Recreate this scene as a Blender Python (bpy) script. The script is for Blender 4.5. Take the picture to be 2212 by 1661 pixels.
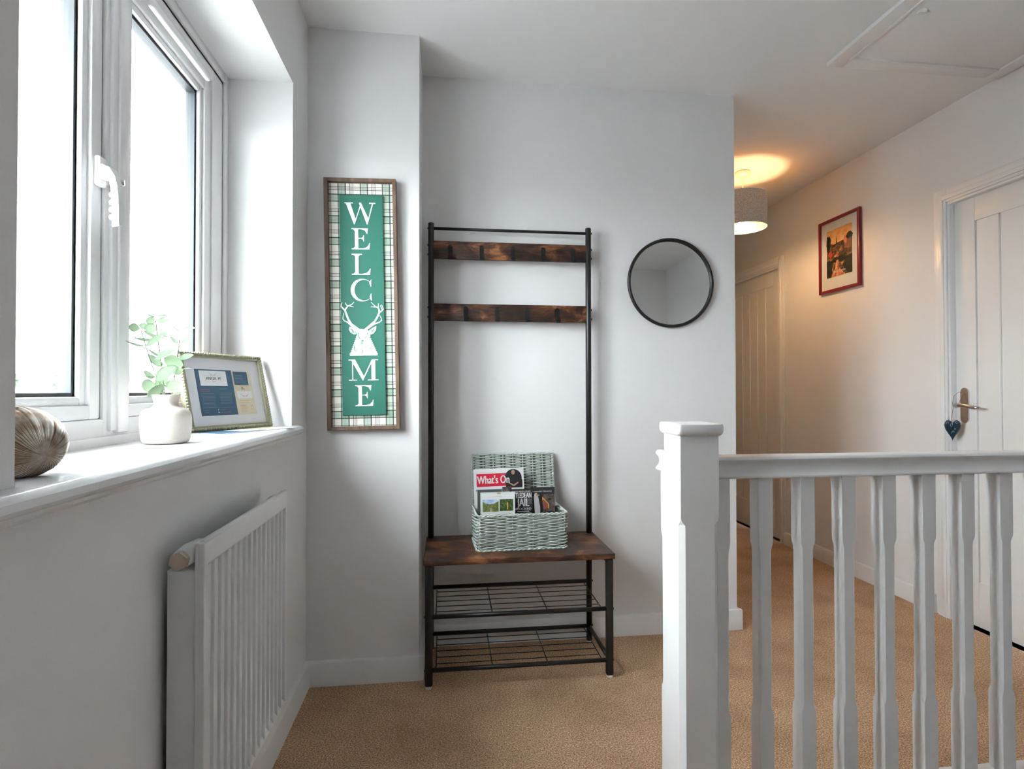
import bpy, bmesh, math, random
from mathutils import Matrix, Vector
R = math.radians
random.seed(7)
scene = bpy.context.scene
for o in list(bpy.data.objects): bpy.data.objects.remove(o)
C = scene.collection

# ------------------------------------------------------------------ camera
CAM = Vector((0, 0, 1.0976)); YAW, PITCH, ROLL, FPX = R(6.8635), R(0.7326), R(-0.0671), 1194.99
cd = bpy.data.cameras.new('camera'); cam = bpy.data.objects.new('camera', cd); C.objects.link(cam)
cd.sensor_width = 36; cd.lens = FPX / 2212 * 36; cd.clip_start = .02; cd.clip_end = 3000
fwd = Vector((math.sin(YAW)*math.cos(PITCH), math.cos(YAW)*math.cos(PITCH), math.sin(PITCH)))
rgt = Vector((math.cos(YAW), -math.sin(YAW), 0)); upv = rgt.cross(fwd)
rgt, upv = math.cos(ROLL)*rgt + math.sin(ROLL)*upv, math.cos(ROLL)*upv - math.sin(ROLL)*rgt
m = Matrix((rgt, upv, -fwd)).transposed().to_4x4(); m.translation = CAM
cam.matrix_world = m; scene.camera = cam

def ray(u, v): return fwd + rgt*((u-1106)/FPX) + upv*(-(v-830.5)/FPX)
def at(u, v, ax, val):
    d = ray(u, v); return CAM + d*((val-CAM[ax])/d[ax])

# ------------------------------------------------------------------ sky and exposure
SKY, BULB = 12.3, 72.0
w = bpy.data.worlds.new('overcast_sky'); scene.world = w; w.use_nodes = True
bg = w.node_tree.nodes['Background']; bg.inputs[0].default_value = (.91, .96, 1.0, 1); bg.inputs[1].default_value = SKY
vs = scene.view_settings; vs.view_transform = 'Standard'; vs.look = 'None'; vs.gamma = 1; vs.use_curve_mapping = False; vs.exposure = 1.65

# ------------------------------------------------------------------ geometry of the place (metres)
XW, XI, XO = -.5184, -.7344, -.860         # left wall face, window face, outer wall face
YP, YB, XP = 2.1592, 2.4349, -.101         # pier face, back wall face, pier side
XE, XR, H = 1.3424, 2.421, 2.4802          # corridor corner, right wall, ceiling
YR0, YR1, ZT, ZS = .739, 1.957, 2.155, .982
YN, YEND = -1.05, 5.3
HB, TB = .09, .018
NX0, NX1, NY0, NY1 = .5465, .6425, 1.243, 1.339   # newel post

# ------------------------------------------------------------------ helpers
MW = {}
def mat(name, col, rough=.5, metal=0, spec=.5, emit=None, es=0, **k):
    if name in bpy.data.materials: return bpy.data.materials[name]
    m = bpy.data.materials.new(name); m.use_nodes = True
    b = m.node_tree.nodes['Principled BSDF']
    b.inputs['Base Color'].default_value = (*col, 1); b.inputs['Roughness'].default_value = rough
    b.inputs['Metallic'].default_value = metal; b.inputs['Specular IOR Level'].default_value = spec
    if emit: b.inputs['Emission Color'].default_value = (*emit, 1); b.inputs['Emission Strength'].default_value = es
    return m
def nodes(m): return m.node_tree.nodes, m.node_tree.links, m.node_tree.nodes['Principled BSDF']
def noise(m, scale, detail=2, stretch=None, rough=.5, dist=0):
    n, l, b = nodes(m); tc = n.new('ShaderNodeTexCoord'); t = n.new('ShaderNodeTexNoise')
    t.inputs['Scale'].default_value = scale; t.inputs['Detail'].default_value = detail; t.inputs['Roughness'].default_value = rough; t.inputs['Distortion'].default_value = dist
    if stretch:
        mp = n.new('ShaderNodeMapping'); mp.inputs['Scale'].default_value = stretch
        l.new(tc.outputs['Object'], mp.inputs[0]); l.new(mp.outputs[0], t.inputs['Vector'])
    else: l.new(tc.outputs['Object'], t.inputs['Vector'])
    return t.outputs['Fac']
def ramp(m, src, stops, const=False):
    n, l, b = nodes(m); r = n.new('ShaderNodeValToRGB'); e = r.color_ramp
    if const: e.interpolation = 'CONSTANT'
    while len(e.elements) < len(stops): e.elements.new(.5)
    for el, (p, c) in zip(e.elements, stops): el.position = p; el.color = (*c, 1)
    l.new(src, r.inputs[0]); return r.outputs[0]
def mix(m, a, b_, f, mode='MIX'):
    n, l, b = nodes(m); x = n.new('ShaderNodeMix'); x.data_type = 'RGBA'; x.blend_type = mode
    for i, s in ((0, f), (6, a), (7, b_)):
        if hasattr(s, 'is_linked') or hasattr(s, 'links'): l.new(s, x.inputs[i])
        else: x.inputs[i].default_value = s if i == 0 else (*s, 1)
    return x.outputs[2]
def base(m, src): n, l, b = nodes(m); l.new(src, b.inputs['Base Color'])
def bump(m, src, strength, dist=.002):
    n, l, b = nodes(m); x = n.new('ShaderNodeBump'); x.inputs['Strength'].default_value = strength; x.inputs['Distance'].default_value = dist
    l.new(src, x.inputs['Height']); l.new(x.outputs[0], b.inputs['Normal'])
def mth(m, op, a, b_=None):
    n, l, b = nodes(m); x = n.new('ShaderNodeMath'); x.operation = op
    for i, s in ((0, a), (1, b_)):
        if s is None: continue
        if isinstance(s, (int, float)): x.inputs[i].default_value = s
        else: l.new(s, x.inputs[i])
    return x.outputs[0]

def BM(): return bmesh.new()
def box(bm, x0, x1, y0, y1, z0, z1, bev=0, seg=2):
    t = bmesh.new(); bmesh.ops.create_cube(t, size=1)
    for v in t.verts: v.co = Vector(((x0+x1)/2+v.co.x*(x1-x0), (y0+y1)/2+v.co.y*(y1-y0), (z0+z1)/2+v.co.z*(z1-z0)))
    if bev: bmesh.ops.bevel(t, geom=t.edges[:], offset=bev, segments=seg, affect='EDGES', profile=.5)
    join(bm, t); return bm
def join(bm, t):
    vm = {v: bm.verts.new(v.co) for v in t.verts}
    for f in t.faces:
        try: nf = bm.faces.new([vm[v] for v in f.verts]); nf.smooth = f.smooth
        except ValueError: pass
    t.free()
def cbox(x0, x1, y0, y1, z0, z1, bev=0, seg=2): return box(BM(), x0, x1, y0, y1, z0, z1, bev, seg)
def tube(bm, pts, r, n=8, closed=False, flat=1.0, cap=True):
    pts = [Vector(p) for p in pts]; N = len(pts); rings = []
    rs = r if isinstance(r, (list, tuple)) else [r]*N
    prev = None
    for i, p in enumerate(pts):
        a = pts[(i-1) % N] if (closed or i > 0) else p; b = pts[(i+1) % N] if (closed or i < N-1) else p
        d = (b-a).normalized()
        if prev is None:
            u = Vector((0, 0, 1)) if abs(d.z) < .9 else Vector((1, 0, 0))
        else: u = prev
        s = d.cross(u).normalized(); u = s.cross(d).normalized(); prev = u
        rings.append([bm.verts.new(p + (s*math.cos(2*math.pi*k/n)*flat + u*math.sin(2*math.pi*k/n))*rs[i]) for k in range(n)])
    for i in range(N if closed else N-1):
        A, B = rings[i], rings[(i+1) % N]
        for k in range(n):
            f = bm.faces.new((A[k], A[(k+1) % n], B[(k+1) % n], B[k])); f.smooth = n > 4
    if cap and not closed:
        bm.faces.new(rings[0]); bm.faces.new(rings[-1][::-1])
    return bm
def lathe(bm, prof, c, n=32, smooth=True):
    c = Vector(c); rings = []
    for r, z in prof:
        rings.append([bm.verts.new(c+Vector((max(r, 1e-5)*math.cos(2*math.pi*k/n), max(r, 1e-5)*math.sin(2*math.pi*k/n), z))) for k in range(n)])
    for A, B in zip(rings, rings[1:]):
        for k in range(n):
            f = bm.faces.new((A[k], A[(k+1) % n], B[(k+1) % n], B[k])); f.smooth = smooth
    bm.faces.new(rings[0][::-1]); bm.faces.new(rings[-1]); return bm
def prism(bm, poly, M, t):
    """polygon in (a,b) extruded t along local +c, placed by M"""
    a = [bm.verts.new(M @ Vector((x, y, 0))) for x, y in poly]; b = [bm.verts.new(M @ Vector((x, y, t))) for x, y in poly]
    fs = [bm.faces.new(a[::-1]), bm.faces.new(b)]
    for i in range(len(poly)):
        j = (i+1) % len(poly); bm.faces.new((a[i], a[j], b[j], b[i]))
    return bm
def loft(bm, loops, cap=True, smooth=False):
    rings = [[bm.verts.new(p) for p in lp] for lp in loops]; n = len(rings[0])
    for A, B in zip(rings, rings[1:]):
        for k in range(n):
            f = bm.faces.new((A[k], A[(k+1) % n], B[(k+1) % n], B[k])); f.smooth = smooth
    if cap: bm.faces.new(rings[0][::-1]); bm.faces.new(rings[-1])
    return bm
def frame(o3, ax, ay, az):
    M = Matrix((Vector(ax), Vector(ay), Vector(az))).transposed().to_4x4(); M.translation = Vector(o3); return M
def mesh_of(name, bm, m):
    bmesh.ops.recalc_face_normals(bm, faces=bm.faces[:])
    flat = not any(f.smooth for f in bm.faces)
    me = bpy.data.meshes.new(name); bm.to_mesh(me); bm.free()
    if flat and len(me.polygons):
        me.polygons.foreach_set('use_smooth', [True]*len(me.polygons)); me.set_sharp_from_angle(angle=R(38))
    for x in (m if isinstance(m, (list, tuple)) else [m]): me.materials.append(x)
    return me
def tag(o, label=None, cat=None, group=None, kind=None):
    for k, v in (('label', label), ('category', cat), ('group', group), ('kind', kind)):
        if v: o[k] = v
    return o
def thing(name, label, cat, loc=(0, 0, 0), rot=None, group=None):
    o = bpy.data.objects.new(name, None); C.objects.link(o); o.empty_display_size = .05
    M = Matrix.Translation(loc) @ (rot.to_4x4() if rot is not None else Matrix())
    o.matrix_world = M; MW[o] = M; return tag(o, label, cat, group)
def part(name, bm, m, parent, local=False, label=None, kind=None):
    M = MW[parent]
    if not local: bm.transform(M.inverted())
    o = bpy.data.objects.new(name, mesh_of(name, bm, m)); C.objects.link(o); o.parent = parent; MW[o] = M
    return tag(o, label, kind=kind)
def solo(name, bm, m, label, cat, loc, group=None):
    bm.transform(Matrix.Translation(-Vector(loc)))
    o = bpy.data.objects.new(name, mesh_of(name, bm, m)); C.objects.link(o); o.location = loc; MW[o] = Matrix.Translation(loc)
    return tag(o, label, cat, group)
def struct(name, bm, m, label=None):
    o = bpy.data.objects.new(name, mesh_of(name, bm, m)); C.objects.link(o); MW[o] = Matrix(); return tag(o, label, kind='structure')
def text_bm(s, size, offset=0, align='CENTER', xs=1, fit=None, bold=0):
    c = bpy.data.curves.new('t', 'FONT'); c.body = s; c.size = size; c.align_x = align; c.align_y = 'CENTER'; c.offset = offset; c.resolution_u = 4
    o = bpy.data.objects.new('t', c); C.objects.link(o)
    me = bpy.data.meshes.new_from_object(o); bpy.data.objects.remove(o); bpy.data.curves.remove(c)
    bm = bmesh.new(); bm.from_mesh(me); bpy.data.meshes.remove(me)
    if fit:
        xs_ = [v.co.x for v in bm.verts]; xs = fit/(max(xs_)-min(xs_))
    for v in bm.verts: v.co.x *= xs
    if bold:
        src = bm.copy()
        for i, dx in enumerate((-bold, bold)):
            t = src.copy(); t.transform(Matrix.Translation((dx, 0, .00003*(i+1)))); join(bm, t)
        src.free()
    return bm
def text(name, s, size, m, parent, M, **k):
    bm = text_bm(s, size, **k); bm.transform(M); return part(name, bm, m, parent)

# ------------------------------------------------------------------ materials
wallm = mat('wall_paint', (.795, .79, .795), .85, spec=.25); bump(wallm, noise(wallm, 350, 3), .06, .001)
ceilm = mat('ceiling_paint', (.85, .85, .85), .9, spec=.2)
trimm = mat('satin_white_paint', (.82, .82, .825), .32, spec=.45); bump(trimm, noise(trimm, 40, 2, (1, 1, .2)), .03, .001)
doorm = mat('door_paint', (.80, .795, .79), .35, spec=.45)
pvc = mat('white_upvc', (.86, .86, .87), .22)
sillm = mat('gloss_sill', (.84, .84, .86), .12)
gask = mat('black_gasket', (.02, .022, .025), .5)
spacer = mat('glazing_spacer', (.035, .043, .048), .45)
blackm = mat('black_powder_coat', (.012, .013, .014), .38); bump(blackm, noise(blackm, 900, 1), .1, .0005)
chrome = mat('chrome', (.62, .60, .58), .18, 1)
whitep = mat('white_print', (.80, .80, .80), .5)
radm = mat('radiator_white', (.80, .81, .82), .28)
carpet = mat('carpet', (.36, .22, .13), .95, spec=.1)
sp = noise(carpet, 210, 4, rough=.75); bl = noise(carpet, 3.2, 4, rough=.6)
c1 = ramp(carpet, sp, [(.36, (.20, .112, .060)), (.5, (.57, .355, .213)), (.64, (.98, .71, .47))])
c2 = ramp(carpet, bl, [(.36, (.80, .77, .75)), (.56, (1, 1, 1))])
base(carpet, mix(carpet, c1, c2, 1.0, 'MULTIPLY')); bump(carpet, sp, .55, .006)
wood = mat('rustic_brown_wood', (.06, .03, .02), .42)
wn = noise(wood, 8.5, 4, (1, 1, 2.2), .6, .6); wf = noise(wood, 60, 3, (.25, 1, 2.2), .6)
wc = ramp(wood, wn, [(.36, (.022, .017, .016)), (.48, (.060, .027, .017)), (.56, (.13, .052, .025)), (.66, (.34, .15, .062))])
wl = ramp(wood, wf, [(.3, (.55, .5, .48)), (.6, (1.1, 1.05, 1.0))])
base(wood, mix(wood, wc, wl, 1.0, 'MULTIPLY'))
signwood = mat('sign_frame_wood', (.16, .10, .07), .6)
base(signwood, mix(signwood, ramp(signwood, noise(signwood, 9, 3, (6, 6, 1)), [(.3, (.115, .068, .046)), (.7, (.235, .15, .105))]), (.5, .5, .5), .0))
greenm = mat('sign_green', (.016, .155, .108), .6)
plaid = mat('plaid_print', (.7, .7, .66), .7)
n, l, b = nodes(plaid); tc = n.new('ShaderNodeTexCoord'); sx = n.new('ShaderNodeSeparateXYZ'); l.new(tc.outputs['Object'], sx.inputs[0])
def plaid_axis(out, off):
    t = mth(plaid, 'FRACT', mth(plaid, 'MULTIPLY', mth(plaid, 'ADD', out, 5+off), 1/.082))
    W, G, D, K = (.93, .91, .87), (.56, .65, .58), (.10, .12, .11), (.55, .53, .50)
    return ramp(plaid, t, [(0, W), (.08, D), (.125, G), (.24, (.42, .56, .49)), (.27, G), (.40, D), (.455, W), (.46, (1, 1, 1)), (.50, W), (.62, D), (.645, W), (.69, K), (.72, W), (.76, D), (.785, W)], True)
base(plaid, mix(plaid, plaid_axis(sx.outputs[0], .012), plaid_axis(sx.outputs[2], .03), 1.0, 'MULTIPLY'))
letterm = mat('sign_lettering', (.80, .80, .79), .6)
stagm = mat('stag_print', (.75, .78, .75), .6)
base(stagm, ramp(stagm, noise(stagm, 60, 4, (1.8, 1, .7), .7), [(.34, (.20, .42, .33)), (.45, (.70, .76, .72)), (.55, (.82, .82, .80))]))
wick = mat('sage_wicker', (.40, .455, .42), .5)
base(wick, ramp(wick, noise(wick, 45, 2), [(.35, (.45, .505, .46)), (.65, (.58, .635, .59))]))
wickin = mat('wicker_dark_liner', (.11, .125, .10), .8)  # dark liner sheets that block the gaps in the basket and lid weave
vasem = mat('speckled_ceramic', (.70, .62, .55), .75, spec=.3)
base(vasem, ramp(vasem, noise(vasem, 620, 2), [(.27, (.52, .42, .34)), (.35, (.72, .65, .59)), (.8, (.74, .67, .61))]))
leafm = mat('eucalyptus_leaf', (.2, .3, .2), .6, spec=.3)
base(leafm, ramp(leafm, noise(leafm, 22, 2), [(.3, (.24, .335, .275)), (.7, (.40, .49, .38))]))
n, l, b = nodes(leafm); b.inputs['Subsurface Weight'].default_value = 0; 
tr = n.new('ShaderNodeBsdfTranslucent'); tr.inputs[0].default_value = (.48, .60, .36, 1); mx = n.new('ShaderNodeMixShader'); mx.inputs[0].default_value = .36
l.new(b.outputs[0], mx.inputs[1]); l.new(tr.outputs[0], mx.inputs[2]); l.new(mx.outputs[0], n['Material Output'].inputs[0])
stemm = mat('eucalyptus_stem', (.20, .24, .15), .6)
goldframe = mat('green_gold_moulding', (.33, .32, .215), .38, .3)
matboard = mat('mount_board', (.74, .73, .77), .6)
glassm = bpy.data.materials.new('window_glass'); glassm.use_nodes = True
n, l = glassm.node_tree.nodes, glassm.node_tree.links; n.clear()
out = n.new('ShaderNodeOutputMaterial'); tb = n.new('ShaderNodeBsdfTransparent'); tb.inputs[0].default_value = (.97, .985, .98, 1)
gl = n.new('ShaderNodeBsdfGlossy'); gl.inputs['Roughness'].default_value = 0.0; fr = n.new('ShaderNodeLayerWeight'); fr.inputs[0].default_value = .5; mx = n.new('ShaderNodeMixShader'); pw = n.new('ShaderNodeMath'); pw.operation = 'POWER'; pw.inputs[1].default_value = 5; ma = n.new('ShaderNodeMath'); ma.operation = 'MULTIPLY_ADD'; ma.inputs[1].default_value = .9; ma.inputs[2].default_value = .03
l.new(fr.outputs['Facing'], pw.inputs[0]); l.new(pw.outputs[0], ma.inputs[0]); l.new(ma.outputs[0], mx.inputs[0]); l.new(tb.outputs[0], mx.inputs[1]); l.new(gl.outputs[0], mx.inputs[2]); l.new(mx.outputs[0], out.inputs[0])
render = mat('outer_render', (.72, .70, .66), .9); bump(render, noise(render, 160, 2), .5, .004)

# ------------------------------------------------------------------ structure
f = BM()
box(f, XW-.02, NX0+.06, YN-.1, YEND, -.2, 0); box(f, NX0+.06, XR+.12, NY0+.02, YEND, -.2, 0)
struct('floor', f, carpet)
struct('ceiling', cbox(XW-.3, XR+.2, YN-.1, YEND+.1, H, H+.12), ceilm)
wl_ = BM()
box(wl_, XI, XW, YN-.1, YR0, -.2, H); box(wl_, XI, XW, YR1, YP+.02, -.2, H); box(wl_, XI, XW, YR0, YR1, -.2, .952); box(wl_, XI, XW, YR0, YR1, ZT, H)
struct('wall_left', wl_, wallm)
OY0, OY1, OZ0, OZ1 = .78, 1.925, 1.0, 2.12
wo = BM(); TP = 2.20
box(wo, XO, XI, YN-.1, OY0, -2.8, TP); box(wo, XO, XI, OY1, YEND, -2.8, TP); box(wo, XO, XI, OY0, OY1, -2.8, OZ0); box(wo, XO, XI, OY0, OY1, OZ1, TP)
struct('wall_outer', wo, render)
struct('wall_pier', cbox(XI, XP, YP, YB+.15, -.2, H), wallm)
struct('wall_back', cbox(XP, XE, YB, YB+.15, -.2, H), wallm)
struct('wall_corridor', cbox(XE-.15, XE, YB+.15, YEND, -.2, H), wallm)
struct('wall_end', cbox(XE-.15, XR+.15, YEND, YEND+.1, -.2, H), wallm)
D1 = (1.625, 2.395); D2 = (3.775, 4.545); DZ = 2.005     # door openings along the right wall
wr = BM()
for a, c_ in ((YN-.1, D1[0]), (D1[1], D2[0]), (D2[1], YEND)): box(wr, XR, XR+.12, a, c_, -.2 if a > 0 else -2.8, H)
for d in (D1, D2): box(wr, XR, XR+.12, d[0], d[1], DZ, H); box(wr, XR, XR+.12, d[0], d[1], -.2, 0)
struct('wall_right', wr, wallm)
struct('wall_near', cbox(XW-.2, XR+.12, YN-.1, YN, -2.8, H), wallm)
# stair flight going down behind the newel post
st = BM()
for i in range(8): box(st, NX0+.06+.22*i, NX0+.06+.22*(i+1)+.02, YN, NY0+.02, -.19*(i+1)-.2, -.19*(i+1))
box(st, NX0+.06+.22*8, XR, YN, NY0+.02, -.19*8-.2, -.19*8)
struct('stairs', st, carpet)
struct('wall_stair_light_stop', cbox(NX0+.06, XR+.12, NY0+.02, NY0+.12, -2.8, -.2), wallm)  # unseen wall added below the landing edge to stop daylight leaking in

# skirting boards
def skirt(name, a, b_, nrm, e=0):
    HB = .09+e; TB = .018+e*.5; a, b_, nrm = Vector(a), Vector(b_), Vector(nrm); prof = [(0, 0), (TB, 0), (TB, HB-.006), (TB-.003, HB-.001), (TB-.008, HB), (0, HB)]
    bm = BM(); loft(bm, [[p + nrm*x + Vector((0, 0, z)) for x, z in prof] for p in (a, b_)]); struct(name, bm, trimm)
skirt('baseboard_left', (XW, YN, 0), (XW, YP, 0), (1, 0, 0))
skirt('baseboard_pier', (XW-.01, YP, 0), (XP, YP, 0), (0, -1, 0), .0008)
skirt('baseboard_pier_side', (XP, YP-.018, 0), (XP, YB, 0), (1, 0, 0), .0016)
skirt('baseboard_back', (XP, YB, 0), (XE+TB, YB, 0), (0, -1, 0), .0008)
skirt('baseboard_corridor', (XE, YB-TB, 0), (XE, YEND, 0), (1, 0, 0))
skirt('baseboard_right', (XR, D1[1]+.09, 0), (XR, D2[0]-.065, 0), (-1, 0, 0))
skirt('baseboard_far', (XR, D2[1]+.065, 0), (XR, YEND, 0), (-1, 0, 0))

# ------------------------------------------------------------------ window
def ring(bm, x0, x1, y0, y1, z0, z1, wl, wr_, wb, wt, bev=.004):
    """frame of four mitred members; each wider at the back, with a sloped glazing lip"""
    box(bm, x0, x1, y0, y0+wl, z0, z1, bev); box(bm, x0, x1, y1-wr_, y1, z0, z1, bev)
    box(bm, x0, x1, y0+wl-.002, y1-wr_+.002, z0, z0+wb, bev); box(bm, x0, x1, y0+wl-.002, y1-wr_+.002, z1-wt, z1, bev)
win = struct('window_1', BM(), pvc)
fr_ = BM(); ring(fr_, XI-.065, XI, YR0-.002, YR1+.002, ZS-.03, ZT+.002, .08, .112, .088, .072)
ring(fr_, XI-.055, XI+.008, YR0-.002, YR1+.002, ZS-.02, ZT+.002, .035, .030, .04, .03, .003)
part('window_frame', fr_, pvc, win)
ml = BM(); box(ml, XI-.065, XI+.001, 1.2925, 1.372, ZS+.01, ZT-.05, .004); box(ml, XI, XI+.014, 1.325, 1.368, ZS+.025, ZT-.05, .004); box(ml, XI, XI+.009, 1.306, 1.33, ZS+.03, ZT-.05, .003)
part('mullion', ml, pvc, win)
def sash(y0, y1, z0, z1, wl, wr_, wb, wt):
    bm = BM(); ring(bm, XI-.06, XI-.002, y0, y1, z0, z1, wl, wr_, wb, wt)
    s = part('sash', bm, pvc, win)
    b2 = BM(); e = .022; ring(b2, XI-.055, XI-.010, y0+wl-.004, y1-wr_+.004, z0+wb-.004, z1-wt+.004, e, e, e, e, .006); part('glazing_bead', b2, pvc, s)
    g0, g1, h0, h1 = y0+wl+.016, y1-wr_-.016, z0+wb+.016, z1-wt-.016
    b3 = BM(); ring(b3, XI-.046, XI-.020, g0-.004, g1+.004, h0-.004, h1+.004, .006, .006, .006, .006, 0); part('gasket', b3, gask, s)
    b4 = BM(); ring(b4, XI-.048, XI-.022, g0-.002, g1+.002, h0-.002, h1+.002, .012, .012, .012, .012, 0); part('glazing_spacer', b4, spacer, s)
    part('pane', cbox(XI-.0335, XI-.0315, g0-.001, g1+.001, h0-.001, h1+.001), glassm, s)
    b5 = BM(); ring(b5, XI-.058, XI-.006, y0-.005, y1+.005, z0-.005, z1+.005, .008, .008, .008, .008, 0); part('seal', b5, gask, s)
    return s
s1 = sash(.815, 1.286, 1.040, 2.085, .062, .036, .030, .052)
s2 = sash(1.378, 1.842, 1.040, 2.085, .010, .045, .030, .052)
# trickle vents on the head of the right sash
tv = BM(); box(tv, XI+.008, XI+.024, 1.44, 1.775, 2.043, 2.068, .006, 3); part('trickle_vent', tv, pvc, win)
# window handle on the meeting stile of the left sash
hx = XI-.002; hy = 1.271
hd = BM(); box(hd, hx-.002, hx+.012, hy-.014, hy+.014, 1.535, 1.60, .006, 3)
h = part('handle_plate', hd, pvc, s1)
hb = BM()
prof = [(1.580, .010, .013), (1.572, .024, .013), (1.557, .034, .012), (1.537, .038, .010), (1.51, .040, .009), (1.48, .041, .009), (1.46, .041, .009), (1.452, .041, .007)]
loops = []
for i, (z, dx, hw) in enumerate(prof):
    loops.append([(hx+dx-.008, hy-hw*.8, z-.004), (hx+dx+.006, hy-hw, z), (hx+dx+.006, hy+hw, z+.004), (hx+dx-.008, hy+hw*.8, z)])
loft(hb, loops, smooth=False); box(hb, hx+.006, hx+.030, hy-.012, hy+.012, 1.550, 1.578, .005, 2)
for i in range(4): tube(hb, [(hx+.032, hy-.0075, 1.517-.016*i), (hx+.032, hy+.0075, 1.517-.016*i)], .006, 8)
part('handle_lever', hb, pvc, s1)
kb = BM(); tube(kb, [(hx+.034, hy+.010, 1.550), (hx+.046, hy+.014, 1.550)], .006, 12); part('lock_button', kb, chrome, s1)
# sill board
sb = BM(); prof = [(XI-.01, ZS), (XW+.022, ZS), (XW+.031, ZS-.003), (XW+.037, ZS-.010), (XW+.037, ZS-.020), (XW+.031, ZS-.027), (XW+.022, ZS-.030), (XI-.01, ZS-.030)]
loft(sb, [[(x, y, z) for x, z in prof] for y in (YR0+.0, YR1)], smooth=False)
prof2 = [(XW-.001, ZS)] + prof[1:-1] + [(XW-.001, ZS-.030)]
loft(sb, [[(x, y, z) for x, z in prof2] for y in (.45, YR0)]); loft(sb, [[(x, y, z) for x, z in prof2] for y in (YR1, YR1+.012)])
cb = BM(); loft(cb, [[(XW, y, ZS-.03), (XW+.014, y, ZS-.03), (XW+.012, y, ZS-.038), (XW+.004, y, ZS-.044), (XW, y, ZS-.045)] for y in (.45, YR1+.005)])
sl = struct('window_sill', sb, sillm); part('bed_moulding', cb, trimm, sl)

# ------------------------------------------------------------------ outside: eaves, ground, far things
sofm = mat('soffit_plastic', (.74, .75, .76), .5); sof = struct('eaves_soffit', BM(), sofm); ZSO = 2.205
XS = XO-.045
part('soffit_board', cbox(XS-.11, XO+.02, -1, 6, ZSO, ZSO+.012), sofm, sof)
part('soffit_edge', cbox(XS-.235, XS-.155, -1, 6, ZSO, ZSO+.012), sofm, sof)
part('vent_backing', cbox(XS-.16, XS-.10, -1, 6, ZSO+.009, ZSO+.02), mat('vent_mesh', (.28, .28, .28), .8), sof)
vb = None
for i in range(70):
    y = 1.1+i*.030
    if vb is None: vb = part('vent_slat', cbox(XS-.158, XS-.108, -.007, .007, ZSO, ZSO+.010), sofm, sof); vb.location.y = y
    else:
        o = vb.copy(); C.objects.link(o); o.parent = sof; o.location.y = y
fa = BM(); box(fa, XS-.245, XS-.233, -1, 6, ZSO-.012, ZSO+.16); part('fascia', fa, sofm, sof)
gr = cbox(-1500, 400, -300, 1500, -2.9, -2.7); grass = mat('pale_paving', (.25, .25, .25), 1); struct('ground', gr, grass)
def far(u, d, z): 
    r = ray(u, 845); r.z = 0; r = r.normalized()*d; return Vector((r.x, r.y, z))
G0 = -2.7
treem = mat('tree_foliage', (.035, .06, .04), 1); base(treem, ramp(treem, noise(treem, 1.6, 3), [(.35, (.020, .038, .024)), (.7, (.075, .105, .065))]))
bark = mat('tree_bark', (.08, .06, .05), 1)
def tree(u, d, top, rad, label):
    p = far(u, d, G0); t = thing('tree', label, 'tree', p)
    tb = BM(); tube(tb, [p, p+Vector((0, 0, (top-G0)*.6))], [.35, .15], 8); part('trunk', tb, bark, t)
    cbm = BM(); rn = random.Random(int(u)*7+3); hgt = top-G0
    for k in range(90):
        q = rn.random(); z = G0+hgt*(.10+.86*q); rr = rad*max(.06, 1.05-q); a = rn.random()*6.28; s = rad*(.10+.16*rn.random())*(1.15-.6*q)
        tmp = bmesh.new(); bmesh.ops.create_icosphere(tmp, subdivisions=1, radius=s)
        for v in tmp.verts: v.co *= 1+.6*(rn.random()-.5)
        d_ = rr*math.sqrt(rn.random()); tmp.transform(Matrix.Translation((p.x+math.cos(a)*d_, p.y+math.sin(a)*d_, z))); join(cbm, tmp)
    part('crown', cbm, treem, t)
tree(17, 88, 4.9, 2.2, 'narrow evergreen tree beside the far hall with the white roof')
tree(139, 86, 5.2, 2.7, 'broad evergreen tree standing beside the red brick far house')
def house(u, d, wdt, hgt, roofh, wallc, roofc, label, wins=3, dep=8):
    p = far(u, d, G0); ang = math.atan2(p.y, p.x)-math.pi/2; t = thing('house', label, 'building', p, Matrix.Rotation(ang, 3, 'Z'))
    wm = mat('far_wall_%d' % int(u), wallc, .9); rm = mat('far_roof_%d' % int(u), roofc, .8)
    part('walls', cbox(-wdt/2, wdt/2, 0, dep, 0, hgt), wm, t, True)
    rb = BM(); x = wdt/2+.3
    loft(rb, [[(s*x, -.3, hgt), (s*x, dep+.3, hgt), (s*x*.94, dep*.5+.2, hgt+roofh), (s*x*.94, dep*.5-.2, hgt+roofh)] for s in (-1, 1)]); part('roof', rb, rm, t, True)
    for i in range(wins):
        xx = (i+.5)/wins*wdt-wdt/2; wn_ = part('window', cbox(xx-.55, xx+.55, -.06, .05, hgt-2.0, hgt-.7), mat('far_window_frame', (.7, .7, .7), .5), t, True)
        part('pane', cbox(xx-.48, xx+.48, -.08, -.05, hgt-1.93, hgt-.77), mat('far_pane', (.06, .07, .08), .1), wn_, True)
house(64, 105, 4.6, 5.3, .75, (.10, .11, .13), (.62, .62, .62), 'low dark far hall with a white roof between two trees', 2)
house(90, 150, 4.6, 6.1, .8, (.34, .15, .11), (.20, .20, .21), 'red brick far house beside the broad evergreen tree', 3)
house(283, 130, 6.6, 6.0, 1.7, (.36, .15, .11), (.20, .20, .21), 'long red brick far house behind the eucalyptus vase', 4)
house(322, 150, 5.6, 6.3, 1.6, (.42, .24, .18), (.22, .21, .21), 'pale brick far house behind the beaded picture frame', 3)
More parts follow.
